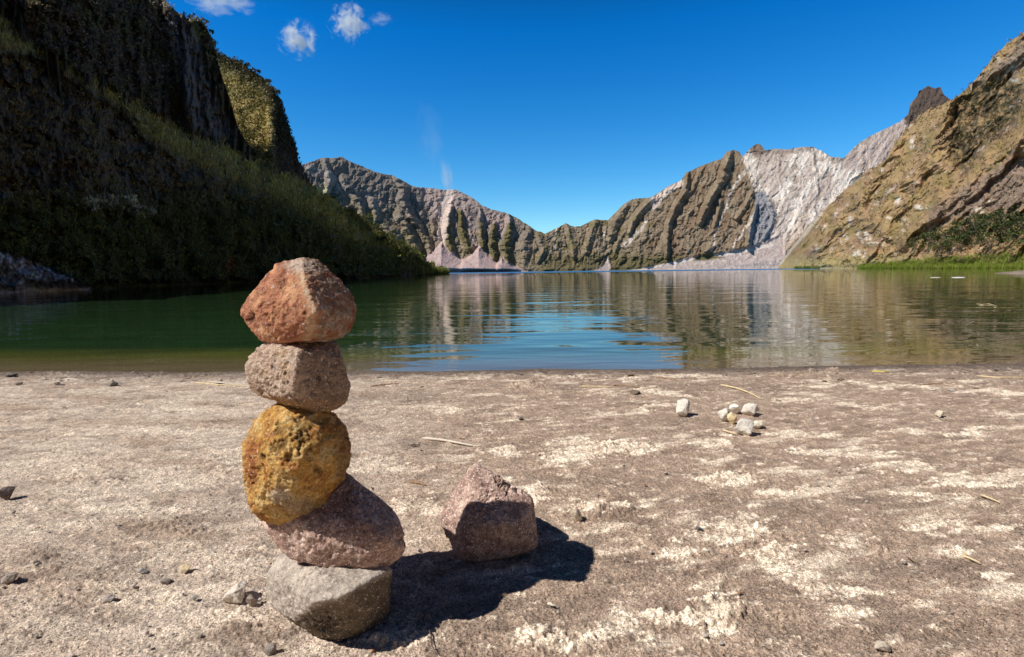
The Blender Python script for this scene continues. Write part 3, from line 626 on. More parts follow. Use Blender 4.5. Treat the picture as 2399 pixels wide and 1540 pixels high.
# ------------------------------------------------------------------ boulders
def rock_mat(name, speck_scale, speck_col, speck_amt, fine=220, contrast=.5, bump=.7, dark_pits=0.):
    m = NT(name); tc = m.n('ShaderNodeTexCoord').outputs['Object']
    at = m.n('ShaderNodeAttribute', attribute_name='Col').outputs['Color']
    nz = m.n('ShaderNodeTexNoise', Scale=fine, Detail=8., Roughness=.7); m.l(tc, nz.inputs['Vector'])
    n2 = m.n('ShaderNodeTexNoise', Scale=fine*.16, Detail=6., Roughness=.65); m.l(tc, n2.inputs['Vector'])
    c = m.mix('MULTIPLY', 1., at, m.ramp(nz.outputs['Fac'], [(.3,1-contrast),(.5,1.),(.72,1+contrast)]))
    c = m.mix('MULTIPLY', 1., c, m.ramp(n2.outputs['Fac'], [(.3,.72),(.5,1.),(.7,1.25)]))
    wp = m.n('ShaderNodeTexNoise', Scale=speck_scale*.7, Detail=2.); m.l(tc, wp.inputs['Vector'])
    wv = m.n('ShaderNodeMix'); wv.data_type = 'VECTOR'; wv.inputs[0].default_value = .006; m.l(tc, wv.inputs[4]); m.l(wp.outputs['Color'], wv.inputs[5])
    vo = m.n('ShaderNodeTexVoronoi', Scale=speck_scale); m.l(wv.outputs[1], vo.inputs['Vector'])
    sp = m.n('ShaderNodeSeparateColor'); m.l(vo.outputs['Color'], sp.inputs[0])
    on = m.math('GREATER_THAN', sp.outputs[0], 1-speck_amt)
    sz = m.math('MULTIPLY', sp.outputs[1], .38)
    ins = m.math('MULTIPLY', m.math('SUBTRACT', m.math('ADD', sz, .2), vo.outputs['Distance']), 14., clamp=True)
    f = m.math('MULTIPLY', m.math('MULTIPLY', on, ins), m.math('ADD', m.math('MULTIPLY', sp.outputs[2], .6), .45), clamp=True)
    c = m.mix('MIX', f, c, speck_col)
    if dark_pits:
        dk = m.math('MULTIPLY', m.math('LESS_THAN', sp.outputs[0], dark_pits), m.math('MULTIPLY', m.math('SUBTRACT', .3, vo.outputs['Distance']), 12., clamp=True))
        c = m.mix('MIX', m.math('MULTIPLY', dk, .7), c, (.05,.035,.03))
    p = m.n('ShaderNodeBsdfPrincipled', Roughness=.82); p.inputs['Specular IOR Level'].default_value = .3; m.l(c, p.inputs['Base Color'])
    b = m.n('ShaderNodeBump', Strength=bump, Distance=.0035); m.l(nz.outputs['Fac'], b.inputs['Height'])
    b2 = m.n('ShaderNodeBump', Strength=bump*.8, Distance=.008); m.l(n2.outputs['Fac'], b2.inputs['Height']); m.l(b.outputs[0], b2.inputs['Normal'])
    m.l(b2.outputs[0], p.inputs['Normal']); m.l(p.outputs[0], m.out.inputs['Surface'])
    return m.m
_ico = {}
def ico(sub):
    if sub not in _ico:
        bm = bmesh.new(); bmesh.ops.create_icosphere(bm, subdivisions=sub, radius=1)
        V = np.array([v.co[:] for v in bm.verts]); Fa = np.array([[v.index for v in f.verts] for f in bm.faces]); bm.free()
        V /= np.linalg.norm(V,axis=1)[:,None]; _ico[sub] = (V, Fa)
    return _ico[sub]
def hull_planes(P, cen):
    bm = bmesh.new()
    for p in P: bm.verts.new(p)
    bmesh.ops.convex_hull(bm, input=bm.verts[:]); bm.normal_update()
    N = []; 
    for f in bm.faces:
        n = np.array(f.normal[:]); c = np.array(f.calc_center_median()[:]); d = n@(c-cen)
        if d < 0: n, d = -n, -d
        if f.calc_area() > 1e-7: N.append((n[0],n[1],n[2],max(d,1e-3)))
    bm.free(); N = np.array(N); keep = []
    for r in N:
        if all(not (r[:3]@k[:3] > .999 and abs(r[3]-k[3]) < 1e-3) for k in keep): keep.append(r)
    return np.array(keep)
def rock(name, pts, mat, colfn, sub=7, sharp=30, lump=.006, rough=.0022, grain=.0007, pits=(), small_pits=0, seed=0, holes=None):
    P = np.array(pts); cen = P.mean(0); cen[2] = max(cen[2], .5*(P[:,2].min()+P[:,2].max()))
    Dv, Fa = ico(sub); K = hull_planes([Vector(p) for p in P], cen)
    g = np.maximum(Dv@K[:,:3].T, 1e-4)/K[:,3][None]
    r = (g**sharp).sum(1)**(-1/sharp); rh = 1/g.max(1)
    r *= np.percentile(rh/r, 60)
    q = Dv*r[:,None]+seed*3.1
    size = r.mean()
    dr = lump*fbm(q/size*1.3, 3)+rough*(ridged(q/size*3.5+9, 4, .55)*.6+fbm(q/size*6, 4, .6))+grain*fbm(q/.006, 3, .6)
    dep = np.zeros(len(r))
    if small_pits:
        w = fbm(q/.016+40, 2); dep += small_pits*st(w, .18, .5); w = fbm(q/.008+80, 2); dep += small_pits*.5*st(w, .2, .5)
    V0 = cen+Dv*(r+dr)[:,None]
    for (pu, pv, rad, de) in pits:
        u, v = project(V0); front = (V0[:,1] < cen[1]+.02)
        d = np.hypot(u-pu, (v-pv))/rad+1.1*fbm(q/.017+7, 4, .6)
        dep += front*de*st(1-d, 0, .7)
    V = cen+Dv*(r+dr-dep)[:,None]
    u, v = project(V); col = colfn(u, v, V, q, dep, Dv)
    o = mesh_from(name, V-cen, Fa, mat, col=col); o.location = cen
    return o
def py(l): return [at_y(u,v,y) for u,v,y in l]
def pz(l): return [ground(u,v,z) for u,v,z in l]
def withback(out, front, th, k=.72, dy=0.):
    out = [(a,b,c_+dy) for a,b,c_ in out]; front = [(a,b,c_+dy) for a,b,c_ in front]
    O = np.array(py(out)); c = O.mean(0); B = c+(O-c)*k; B[:,1] += th; B[:,0] += th*c[0]/c[1]; B[:,2] += th*(c[2]-CH)/c[1]*.6
    return list(O)+list(B)+py(front)
def base(n, c): a = np.empty((n,3)); a[:] = c; return a
def c_top(u,v,V,q,dep,D):
    c = base(len(u),(.43,.185,.10)); n = fbm(q/.05,4,.6); n2 = fbm(q/.018,4,.6)
    c = mixc(c,(.60,.32,.17),st(n,-.1,.45)); c = mixc(c,(.26,.075,.05),st(-n2+.3*n,.05,.5)*.8)
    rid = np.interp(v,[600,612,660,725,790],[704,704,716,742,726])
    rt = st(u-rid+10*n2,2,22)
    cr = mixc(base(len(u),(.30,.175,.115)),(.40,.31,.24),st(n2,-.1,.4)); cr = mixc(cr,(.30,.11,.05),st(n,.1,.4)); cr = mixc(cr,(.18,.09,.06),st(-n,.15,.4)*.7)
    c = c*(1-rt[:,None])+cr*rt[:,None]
    c = mixc(c,(.60,.43,.28),np.clip(1-np.abs(u-rid+6-14*n2)/16,0,1)*.85)
    c = mixc(c,(.48,.40,.33),st(v,640,612)*0+blob(u+12*n2,v,700,622,50,22)*.7)
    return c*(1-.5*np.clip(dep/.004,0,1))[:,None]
def c_second(u,v,V,q,dep,D):
    c = base(len(u),(.54,.39,.29)); n = fbm(q/.045,4,.6); n2 = fbm(q/.012,3,.6)
    c = mixc(c,(.56,.37,.20),st(n,.0,.4)*blob(u,v,660,860,60,60)*1.2*.8); c = mixc(c,(.66,.53,.42),st(n2,.1,.5)*.7); c = mixc(c,(.33,.22,.18),st(-n2,.1,.5)*.7)
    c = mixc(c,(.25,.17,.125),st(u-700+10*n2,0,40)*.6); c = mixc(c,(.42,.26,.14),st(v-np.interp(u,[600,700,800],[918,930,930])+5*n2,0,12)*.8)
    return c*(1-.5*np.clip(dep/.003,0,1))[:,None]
def c_third(u,v,V,q,dep,D):
    c = base(len(u),(.60,.33,.085)); n = fbm(q/.045,4,.6); n2 = fbm(q/.012,4,.6)
    c = mixc(c,(.74,.50,.20),st(n+.7*n2,-.05,.4)); c = mixc(c,(.42,.17,.045),st(-n+.3*n2,.1,.5)); c = mixc(c,(.40,.15,.05),blob(u+12*n2,v,590,1080,22,90))
    c = mixc(c,(.66,.56,.42),blob(u+14*n2,v+8*n,655,1160,36,24)*.9); c = mixc(c,(.40,.30,.20),blob(u+10*n2,v,700,1185,60,30)*.8)
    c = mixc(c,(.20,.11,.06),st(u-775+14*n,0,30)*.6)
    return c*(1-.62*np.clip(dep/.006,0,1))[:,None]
def c_porph(u,v,V,q,dep,D):
    n = fbm(q/.04,4,.6); n2 = fbm(q/.01,3,.6)
    c = base(len(u),(.44,.28,.225)); c = mixc(c,(.66,.47,.38),st(n,-.1,.4)); c = mixc(c,(.19,.12,.10),st(-n2,.05,.5)*.8)
    return c
def c_base(u,v,V,q,dep,D):
    n = fbm(q/.05,4,.6); n2 = fbm(q/.012,4,.6)
    c = base(len(u),(.47,.395,.33)); c = mixc(c,(.62,.53,.44),st(n+.3*n2,-.1,.4)); c = mixc(c,(.24,.20,.16),st(-n2,.1,.45)*.7)
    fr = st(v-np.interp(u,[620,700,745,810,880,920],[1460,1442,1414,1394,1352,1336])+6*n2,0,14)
    c = mixc(c,(.14,.105,.068),fr*.9); c = mixc(c,(.25,.19,.13),fr*st(n,0,.4)*.8)  # front below the top edge darkened, its shade painted into the colour
    return c
m_top = rock_mat('rusty volcanic stone',160,(.62,.52,.46),.14,fine=260,contrast=.45,bump=.8)
m_sec = rock_mat('coarse beige stone',210,(.78,.66,.54),.30,fine=300,contrast=.5,bump=.9,dark_pits=.14)
m_thd = rock_mat('ochre pitted stone',230,(.76,.62,.38),.22,fine=300,contrast=.5,bump=1.,dark_pits=.12)
m_por = rock_mat('speckled porphyry',200,(.95,.80,.70),.6,fine=300,contrast=.5,bump=.8,dark_pits=.12)
m_bas = rock_mat('grey andesite',230,(.74,.70,.62),.30,fine=300,contrast=.4,bump=.8,dark_pits=.10)
G_C = 'boulders balanced in the cairn'
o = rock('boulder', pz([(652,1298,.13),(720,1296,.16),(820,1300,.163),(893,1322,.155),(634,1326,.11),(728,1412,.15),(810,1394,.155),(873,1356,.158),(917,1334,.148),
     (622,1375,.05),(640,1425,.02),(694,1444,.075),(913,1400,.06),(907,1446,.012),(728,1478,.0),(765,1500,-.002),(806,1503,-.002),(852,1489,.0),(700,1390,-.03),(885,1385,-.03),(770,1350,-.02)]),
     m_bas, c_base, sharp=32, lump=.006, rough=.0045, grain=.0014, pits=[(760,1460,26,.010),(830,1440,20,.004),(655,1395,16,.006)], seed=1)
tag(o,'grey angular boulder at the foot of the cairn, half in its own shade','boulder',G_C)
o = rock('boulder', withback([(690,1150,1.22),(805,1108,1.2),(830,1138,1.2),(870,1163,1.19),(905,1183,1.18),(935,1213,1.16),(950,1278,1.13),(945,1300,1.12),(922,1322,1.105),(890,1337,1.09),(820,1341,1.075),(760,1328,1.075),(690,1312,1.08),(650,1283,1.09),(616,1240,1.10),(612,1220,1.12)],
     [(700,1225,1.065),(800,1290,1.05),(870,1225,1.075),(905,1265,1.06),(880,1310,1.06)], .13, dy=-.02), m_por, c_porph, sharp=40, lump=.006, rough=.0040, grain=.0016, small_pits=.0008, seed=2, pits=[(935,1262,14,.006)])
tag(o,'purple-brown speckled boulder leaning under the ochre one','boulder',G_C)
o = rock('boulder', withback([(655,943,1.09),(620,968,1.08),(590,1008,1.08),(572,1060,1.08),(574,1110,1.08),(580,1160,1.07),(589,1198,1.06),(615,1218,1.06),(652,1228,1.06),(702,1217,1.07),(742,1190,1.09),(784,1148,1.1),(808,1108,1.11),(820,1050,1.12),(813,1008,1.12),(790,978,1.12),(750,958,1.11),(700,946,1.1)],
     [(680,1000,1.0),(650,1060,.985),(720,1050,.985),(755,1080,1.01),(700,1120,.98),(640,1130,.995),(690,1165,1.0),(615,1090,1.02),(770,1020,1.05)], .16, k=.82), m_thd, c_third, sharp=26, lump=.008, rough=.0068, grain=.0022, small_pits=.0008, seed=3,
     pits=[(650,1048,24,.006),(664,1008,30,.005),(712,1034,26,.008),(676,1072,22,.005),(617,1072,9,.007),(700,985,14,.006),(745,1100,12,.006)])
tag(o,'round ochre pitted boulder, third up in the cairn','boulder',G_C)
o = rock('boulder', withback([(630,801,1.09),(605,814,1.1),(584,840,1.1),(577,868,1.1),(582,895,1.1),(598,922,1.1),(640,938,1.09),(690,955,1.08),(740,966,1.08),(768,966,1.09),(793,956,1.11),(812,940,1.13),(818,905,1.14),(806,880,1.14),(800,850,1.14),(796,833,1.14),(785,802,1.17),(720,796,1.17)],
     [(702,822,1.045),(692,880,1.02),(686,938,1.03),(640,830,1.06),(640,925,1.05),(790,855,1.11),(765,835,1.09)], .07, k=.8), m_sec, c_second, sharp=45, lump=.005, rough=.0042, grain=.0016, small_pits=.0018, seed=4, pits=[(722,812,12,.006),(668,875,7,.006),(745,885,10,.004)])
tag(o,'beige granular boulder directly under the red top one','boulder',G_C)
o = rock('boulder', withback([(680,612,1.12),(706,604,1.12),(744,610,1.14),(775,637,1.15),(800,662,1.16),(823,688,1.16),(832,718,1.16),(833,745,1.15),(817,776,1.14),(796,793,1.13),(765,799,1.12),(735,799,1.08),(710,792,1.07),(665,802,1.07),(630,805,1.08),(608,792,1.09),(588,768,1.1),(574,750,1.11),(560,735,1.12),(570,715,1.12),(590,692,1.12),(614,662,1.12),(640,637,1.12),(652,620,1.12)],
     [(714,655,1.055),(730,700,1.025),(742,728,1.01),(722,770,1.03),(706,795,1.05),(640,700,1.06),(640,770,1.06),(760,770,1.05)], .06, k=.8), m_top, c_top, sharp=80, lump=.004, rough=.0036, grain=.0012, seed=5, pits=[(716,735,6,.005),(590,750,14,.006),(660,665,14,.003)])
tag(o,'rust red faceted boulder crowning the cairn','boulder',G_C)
o = rock('boulder', withback([(1112,1087,1.46),(1142,1100,1.455),(1170,1143,1.44),(1220,1149,1.44),(1246,1163,1.43),(1253,1200,1.42),(1254,1240,1.39),(1263,1275,1.37),(1250,1292,1.355),(1200,1306,1.345),(1100,1317,1.335),(1077,1311,1.335),(1061,1280,1.355),(1044,1255,1.37),(1031,1220,1.39),(1039,1190,1.40),(1065,1158,1.42),(1085,1125,1.43),(1100,1100,1.45)],
     [(1130,1232,1.32),(1210,1228,1.335),(1075,1245,1.345),(1240,1262,1.34)], .13), m_por, c_porph, sharp=40, lump=.006, rough=.0034, grain=.0016, small_pits=.0008, seed=6, pits=[(1196,1122,36,.026),(1150,1180,30,.004),(1062,1275,22,.006)])
tag(o,'pink speckled boulder lying alone on the sand beside the cairn','boulder')

# ------------------------------------------------------------------ small stones
m_st = rock_mat('small stone',600,(.7,.65,.6),.2,fine=900,contrast=.3,bump=.4)
def stone(u, vb, w, h, col, label, name='stone', cat='stone', group=None, seed=0, sub=5, sharp=40, sink=.12):
    g = ground(u, vb); X, Y = g[0], g[1]; y = Y+w*.3*Y/F
    k = y/F*1.02; W = w*k; Hh = h*k*1.05; rs = np.random.RandomState(seed+100)
    pts = []
    for i in range(9):
        a = 2*math.pi*i/9+rs.uniform(-.2,.2); e = rs.uniform(-.35,.9)
        pts.append([W*.5*math.cos(a)*math.cos(e*.8)*rs.uniform(.9,1.08), W*.42*math.sin(a)*math.cos(e*.8), Hh*.5*math.sin(e*1.5)])
    pts += [[rs.uniform(-.2,.2)*W, 0, Hh*.5],[0,0,-Hh*.5]]
    P = np.array(pts); P[:,2] -= P[:,2].min(); P[:,2] *= Hh/P[:,2].max(); P[:,:2] *= (1.12-.4*P[:,2]/Hh)[:,None]; P[:,2] -= sink*Hh
    gz = ground_height(np.array([X]), np.array([Y]))[0][0]
    P += np.array([X, y, gz])
    def cf(uu,vv,V,q,dep,D):
        n = fbm(q/(W*.35),4,.6); c = base(len(uu),col)*(1+.35*n)[:,None]; return c
    o = rock(name, list(P), m_st, cf, sub=sub, sharp=sharp, lump=W*.05, rough=W*.02, grain=W*.006, seed=seed)
    return tag(o, label, cat, group)
GW = 'pale stones grouped near the water'
CR = (.74,.66,.56)
stone(1606,978,42,44,(.72,.66,.57),'upright pale stone standing by itself left of the pale cluster','stone',seed=1)
stone(1702,990,36,36,CR,'off-white round stone at the left end of the cluster',group=GW,seed=2)
stone(1719,997,28,32,(.85,.68,.40),'yellowish stone in front of the cluster\'s left end',group=GW,seed=3)
stone(1726,972,34,24,(.85,.78,.68),'pale stone half hidden at the back of the cluster',group=GW,seed=4)
stone(1764,977,44,32,(.78,.70,.62),'pinkish white block stone at the back right of the cluster',group=GW,seed=5)
stone(1780,1007,30,20,(.78,.70,.55),'flat tan stone behind the nearest stone of the cluster',group=GW,seed=6)
stone(1753,1024,50,42,(.72,.67,.60),'rough grey-white stone nearest the camera in the cluster',group=GW,seed=7)
stone(1351,1226,32,36,(.6,.5,.38),'tan wedge stone at the left of a crumbly sand mound',seed=8)
stone(2208,980,24,18,(.70,.60,.45),'small round cream stone alone at the right',seed=9)
stone(545,1418,70,52,(.74,.66,.56),'light grey faceted stone left of the cairn foot',seed=10)
stone(585,1424,32,30,(.36,.29,.24),'small brown stone touching the light grey one',seed=11)
stone(430,1344,32,22,(.66,.53,.33),'small yellowish stone on the gravel left of the cairn',seed=12)
stone(328,1347,26,14,(.50,.47,.43),'small flat pale stone left of the yellowish one',seed=13)
stone(14,1378,46,28,(.36,.30,.25),'grey stone cut by the left edge of the picture',seed=14)
stone(8,1178,44,36,(.11,.085,.08),'dark stone at the left edge halfway down the beach',seed=15)
stone(1640,1247,20,14,(.10,.10,.11),'small shiny black pebble on the open sand','pebble','pebble',seed=16)
stone(258,906,26,12,(.26,.24,.20),'dark stone near the water on the left',seed=17)
stone(452,1410,20,16,(.50,.47,.43),'tiny white pebble on the gravel lower left','pebble','pebble',seed=18)
stone(383,1372,30,16,(.30,.25,.21),'dark flat pebble below the yellowish stone','pebble','pebble',seed=19)
stone(248,1415,34,16,(.42,.36,.31),'grey flat pebble low on the left','pebble','pebble',seed=20)
stone(630,1536,36,26,(.26,.22,.19),'dark grey pebble at the bottom edge by the cairn','pebble','pebble',seed=21)
stone(1657,1298,14,10,(.66,.58,.48),'tiny cream pebble below the black one','pebble','pebble',seed=22)
stone(2265,1307,18,10,(.60,.44,.30),'small orange-tan pebble by a short reed','pebble','pebble',seed=23)
stone(20,884,30,10,(.17,.15,.13),'dark wet stone at the waterline far left',seed=24)
stone(1222,987,14,9,(.12,.10,.09),'tiny dark pebble in the middle of the beach','pebble','pebble',seed=25)
stone(925,1247,16,14,(.55,.5,.46),'tiny pale pebble beside the speckled boulder','pebble','pebble',seed=26)
stone(1780,1226,8,6,(.2,.17,.15),'very small dark pebble on the pale sand','pebble','pebble',seed=27)
stone(2190,917,14,7,(.72,.70,.68),'small white pebble near the water on the right','pebble','pebble',seed=28)
stone(2235,918,22,7,(.44,.40,.37),'flat grey pebble near the water on the right','pebble','pebble',seed=29)
stone(2075,1530,40,24,(.55,.46,.36),'sandy clod at the bottom right',name='clod',cat='clod',seed=30)
for k,(u,v,w_) in enumerate([(1480,883,30),(1975,893,30),(1935,896,18),(1490,928,44),(40,905,30),(130,903,24),(2290,913,18)]):
    stone(u,v,w_*.7,w_*.2+2,(.17,.125,.09),['low dark clod of wet sand close to the waterline','dark clod of sand right of the centre by the water','small dark clod beside a larger one','long low dark clod below a reed','dark clod by the water far left','dark crumb by the water on the left','tiny dark clod near the right edge'][k],name='clod',cat='clod',group='dark clods along the waterline',seed=40+k)
# loose pebbles nobody could count
def loose():
    Vs=[];Fs=[];Cs=[];n=0; Dv,Fa=ico(2)
    N=1900
    u = RS.uniform(-300,2700,N); v = 880+660*RS.uniform(0,1,N)**1.0; g = ground(u,v)
    keep = RS.uniform(0,1,N) < np.where(u<1000,.9,.35)
    g = g[keep]; gz,_ = ground_height(g[:,0],g[:,1])
    for i,(p,z) in enumerate(zip(g,gz)):
        r = .0012+.0042*RS.uniform()**6+.0005*p[1]/2; s = Dv*r*np.array([RS.uniform(.8,1.4),RS.uniform(.7,1.1),RS.uniform(.5,.85)])
        s = s*(1+.18*np.sin(Dv@RS.normal(size=3)*3+RS.uniform(0,6)))[:,None]
        t = RS.uniform(.26,.62); c = np.array([t*1.0,t*.88,t*.78])
        if RS.uniform()<.08: c = np.array([.4,.2,.1])
        Vs.append(s+[p[0],p[1],z+r*.8+.003]); Fs.append(Fa+n); Cs.append(np.tile(c,(len(s),1))); n+=len(s)
    o = mesh_from('pebbles', np.concatenate(Vs), np.concatenate(Fs), m_st, col=np.concatenate(Cs))
    tag(o,'countless tiny pebbles strewn over the beach',kind='stuff')
loose()

# ------------------------------------------------------------------ twigs and reed stalks
def tube(P, R_, ns=6):
    P = np.array(P,float); n=len(P); T=np.gradient(P,axis=0); T/=np.linalg.norm(T,axis=1)[:,None]
    up=np.array([0,0,1.]); A=np.cross(T,up); A/=np.linalg.norm(A,axis=1)[:,None]; B=np.cross(A,T)
    an=np.linspace(0,2*math.pi,ns,endpoint=False)
    V=P[:,None]+R_[:,None,None]*(A[:,None]*np.cos(an)[None,:,None]+B[:,None]*np.sin(an)[None,:,None])
    i=np.arange(n*ns).reshape(n,ns); j=np.roll(i,-1,1)
    return V.reshape(-1,3), np.stack([i[:-1],j[:-1],j[1:],i[1:]],-1).reshape(-1,4)
m_straw = plain_mat('dry straw',(.62,.48,.26),(.85,.70,.44),90); m_pale = plain_mat('bleached reed',(.62,.53,.42),(.82,.73,.60),90)
m_brown = plain_mat('brown twig',(.22,.12,.06),(.42,.26,.13),90); m_dark = plain_mat('dark twig',(.05,.035,.03),(.12,.09,.07),90)
def stalk(pts, w, mat, label, name='reed_stalk', cat='reed', lift=.006):
    P = [ground(u,v) for u,v in pts]; P = np.array(P); t=np.linspace(0,1,len(P)); tt=np.linspace(0,1,14)
    X=np.interp(tt,t,P[:,0]); Y=np.interp(tt,t,P[:,1]); X=X+.003*np.sin(tt*7+P[0,0]); Y=Y+.003*np.cos(tt*5)
    z=ground_height(X,Y)[0]; z=z.max()*.5+z*.5+lift+.004*np.sin(tt*3.1)
    r=w*.5*Y.mean()/F*(1-.55*tt)*(1+.15*np.sin(tt*40)); r[-1]*=.3; r[0]*=.5
    c=np.array([X.mean(),Y.mean(),z.mean()]); V,Fq=tube(np.stack([X,Y,z],1)-c,r)
    o=mesh_from(name,V,Fq,mat); o.location=c; return tag(o,label,cat)
stalk([(990,1031),(1050,1038),(1120,1050)],8,m_pale,'pale flattened reed lying behind the speckled boulder')
stalk([(1688,904),(1730,914),(1760,926),(1782,938)],5,m_straw,'bent straw stalk lying behind the pale stones')
stalk([(1358,908),(1400,909),(1436,910)],4,m_straw,'short orange straw in the middle near the water')
stalk([(1436,905),(1460,906),(1500,911)],3,m_brown,'thin brown straw beside a shorter orange one')
stalk([(2290,883),(2340,888),(2400,888),(2480,886)],4,m_straw,'long straw stalk running off the right edge by the water')
stalk([(456,897),(520,905),(600,906)],4,m_straw,'long thin straw by the water left of the cairn')
stalk([(490,897),(540,903),(585,904)],3,m_pale,'short pale straw crossing the long one',lift=.011)
stalk([(150,890),(180,892),(205,890)],4,m_pale,'short pale straw near the waterline far left')
stalk([(870,907),(905,903),(935,900)],3,m_brown,'thin brown twig just right of the cairn by the water','twig','twig')
stalk([(900,892),(940,894),(975,892)],3,m_pale,'thin pale reed right of the cairn at the water')
stalk([(1862,1145),(1885,1150),(1898,1154)],4,m_pale,'short white straw in the pale sand')
stalk([(2298,1165),(2320,1173),(2342,1183)],6,m_straw,'short straw stalk at the right of the beach')
stalk([(2256,1310),(2275,1316),(2296,1326)],7,m_straw,'straw bit low on the right by an orange pebble')
stalk([(2125,1312),(2150,1325)],5,m_brown,'small brown twig low on the right','twig','twig')
stalk([(1693,1012),(1725,1021)],5,m_straw,'straw bit at the left of the nearest pale stone')
stalk([(1283,1422),(1305,1425)],8,m_pale,'pale splinter just below the shadow of the cairn','splinter','splinter')
stalk([(1075,1030),(1090,1032)],4,m_brown,'tiny brown twig above the speckled boulder','twig','twig')
stalk([(960,1135),(990,1140),(1000,1143)],6,m_brown,'reddish twig between the cairn and the lone boulder','twig','twig')
stalk([(962,1048),(985,1047)],4,m_dark,'tiny dark twig between cairn and pale reed','twig','twig')
stalk([(1260,1133),(1275,1148)],6,m_pale,'short pale chip behind the lone speckled boulder','splinter','splinter')
stalk([(1000,1480),(1012,1510),(1024,1540)],4,m_dark,'dark thin root stuck along a crack at the bottom','root','root')
stalk([(2045,871),(2068,873),(2085,872)],5,plain_mat('yellow leaf',(.55,.5,.05),(.7,.6,.1)),'yellow green leaf lying at the waterline on the right','leaf','leaf')
stalk([(2150,905),(2200,900),(2260,905)],2.5,m_brown,'curved brown straw near two white pebbles on the right')
stalk([(1540,884),(1570,889),(1590,893)],3,m_brown,'thin brown stem near the waterline in the middle','twig','twig')
# floating in the water
def floater(name,pts,w,mat,label,cat):
    P=np.array([ground(u,v,ZW+.01) for u,v in pts]); tt=np.linspace(0,1,12); t=np.linspace(0,1,len(P))
    Q=np.stack([np.interp(tt,t,P[:,i]) for i in range(3)],1); r=w*.5*Q[:,1].mean()/F*(1-.8*np.abs(tt*2-1)**2); c=Q.mean(0)
    V,Fq=tube(Q-c,r+.0005); o=mesh_from(name,V,Fq,mat); o.location=c; tag(o,label,cat)
floater('reed_stalk',[(2288,711),(2300,714),(2318,712),(2338,718)],1.6,m_straw,'yellow reed floating on the lake at the right','reed')
m_wh=plain_mat('white froth',(.8,.8,.78),(.9,.9,.9))
floater('scrap',[(2230,650),(2245,650),(2262,650)],1.6,m_wh,'white scrap floating on the lake near the gravel bank','scrap')
floater('scrap',[(2180,650),(2190,650),(2205,650)],1.3,m_pale,'greenish pale scrap floating left of the white one','scrap')

def debris():
    Vs=[];Fs=[];Cs=[];n=0; Dv,Fa=ico(2); N=520
    x = RS.uniform(-5.5,5.5,N); s = np.abs(RS.normal(.30,.16,N))+.03; y = shore_y(x)-s; z = ground_height(x,y)[0]
    for i in range(N):
        if RS.uniform() < .55:
            L = .008+.04*RS.uniform()**2.5; a = RS.normal(0,.35); sc3 = np.array([L, L*.4, .005+.007*RS.uniform()]); q = Dv*sc3*(1+.3*np.sin(Dv@RS.normal(size=3)*4+i))[:,None]
            q = np.stack([q[:,0]*math.cos(a)-q[:,1]*math.sin(a), q[:,0]*math.sin(a)+q[:,1]*math.cos(a), q[:,2]],1)
            Vs.append(q+[x[i],y[i],z[i]+.002]); Fs.append(Fa+n); t = RS.uniform(.05,.16); Cs.append(np.tile([t,t*.78,t*.62],(len(q),1))); n += len(q)
        else:
            L = .02+.10*RS.uniform()**2; a = RS.normal(0,.5); P = np.array([[x[i]+L*k*math.cos(a), y[i]+L*k*math.sin(a)+.006*math.sin(k*3), z[i]+.004] for k in np.linspace(-.5,.5,5)])
            V,Fq = tube(P, np.full(5,.0009+.0008*RS.uniform()), 4); T3 = np.concatenate([Fq[:,[0,1,2]],Fq[:,[0,2,3]]])
            Vs.append(V); Fs.append(T3+n); t = RS.uniform(.25,.75); Cs.append(np.tile([t,t*.72,t*.40],(len(V),1))); n += len(V)
    o = mesh_from('driftwood_litter', np.concatenate(Vs), np.concatenate(Fs), m_st, col=np.concatenate(Cs))
    tag(o,'fine dark crumbs and straw bits washed up along the waterline',kind='stuff')
debris()
# ------------------------------------------------------------------ vegetation
def blades(P, H_, W_, n, lean, col, colv, seed, leafy=False):
    """n thin triangles (or leaf quads) around every point"""
    rs = np.random.RandomState(seed); N = len(P)
    P = np.repeat(P, n, 0); H2 = np.repeat(H_, n)*rs.uniform(.55,1.15,N*n); W2 = np.repeat(W_, n)
    a = rs.uniform(0,2*math.pi,N*n); 
    if leafy:
        d = rs.normal(size=(N*n,3)); d /= np.linalg.norm(d,axis=1)[:,None]; rr = rs.uniform(.25,1,N*n)**.5
        cpos = P+d*(rr*H2)[:,None]*np.array([1,1,.8])+np.stack([0*a,0*a,np.repeat(H_,n)*.55],1)
        t1 = rs.normal(size=(N*n,3)); t1 /= np.linalg.norm(t1,axis=1)[:,None]
        t2 = np.cross(t1, rs.normal(size=(N*n,3))); t2 /= np.linalg.norm(t2,axis=1)[:,None]
        s = W2[:,None]
        V = np.stack([cpos-t1*s-t2*s*.35, cpos+t1*s*.1-t2*s*.55, cpos+t1*s+t2*s*.3, cpos-t1*s*.1+t2*s*.6],1)
        sh = .55+.45*rr
    else:
        off = rs.uniform(-1,1,(N*n,2))*W2[:,None]*2.2
        b = P+np.stack([off[:,0],off[:,1],0*a],1); side = np.stack([np.cos(a),np.sin(a),0*a],1)*(W2*.28)[:,None]
        tip = b+np.stack([np.cos(a*2.3)*lean*H2, np.sin(a*1.7)*lean*H2, H2],1); mid = b*.5+tip*.5+np.array([0,0,1])*(H2*.12)[:,None]
        V = np.stack([b-side, b+side, mid+side*.7, tip],1); sh = np.ones(N*n)
    c = np.repeat(col, n, 0)*(1+colv*rs.uniform(-1,1,(N*n,1)))*sh[:,None]
    Cc = np.repeat(c[:,None], 4, 1); 
    if not leafy: Cc = Cc*np.array([.65,.65,1.,1.15])[None,:,None]
    return V.reshape(-1,3), np.arange(N*n*4).reshape(-1,4), Cc.reshape(-1,3)
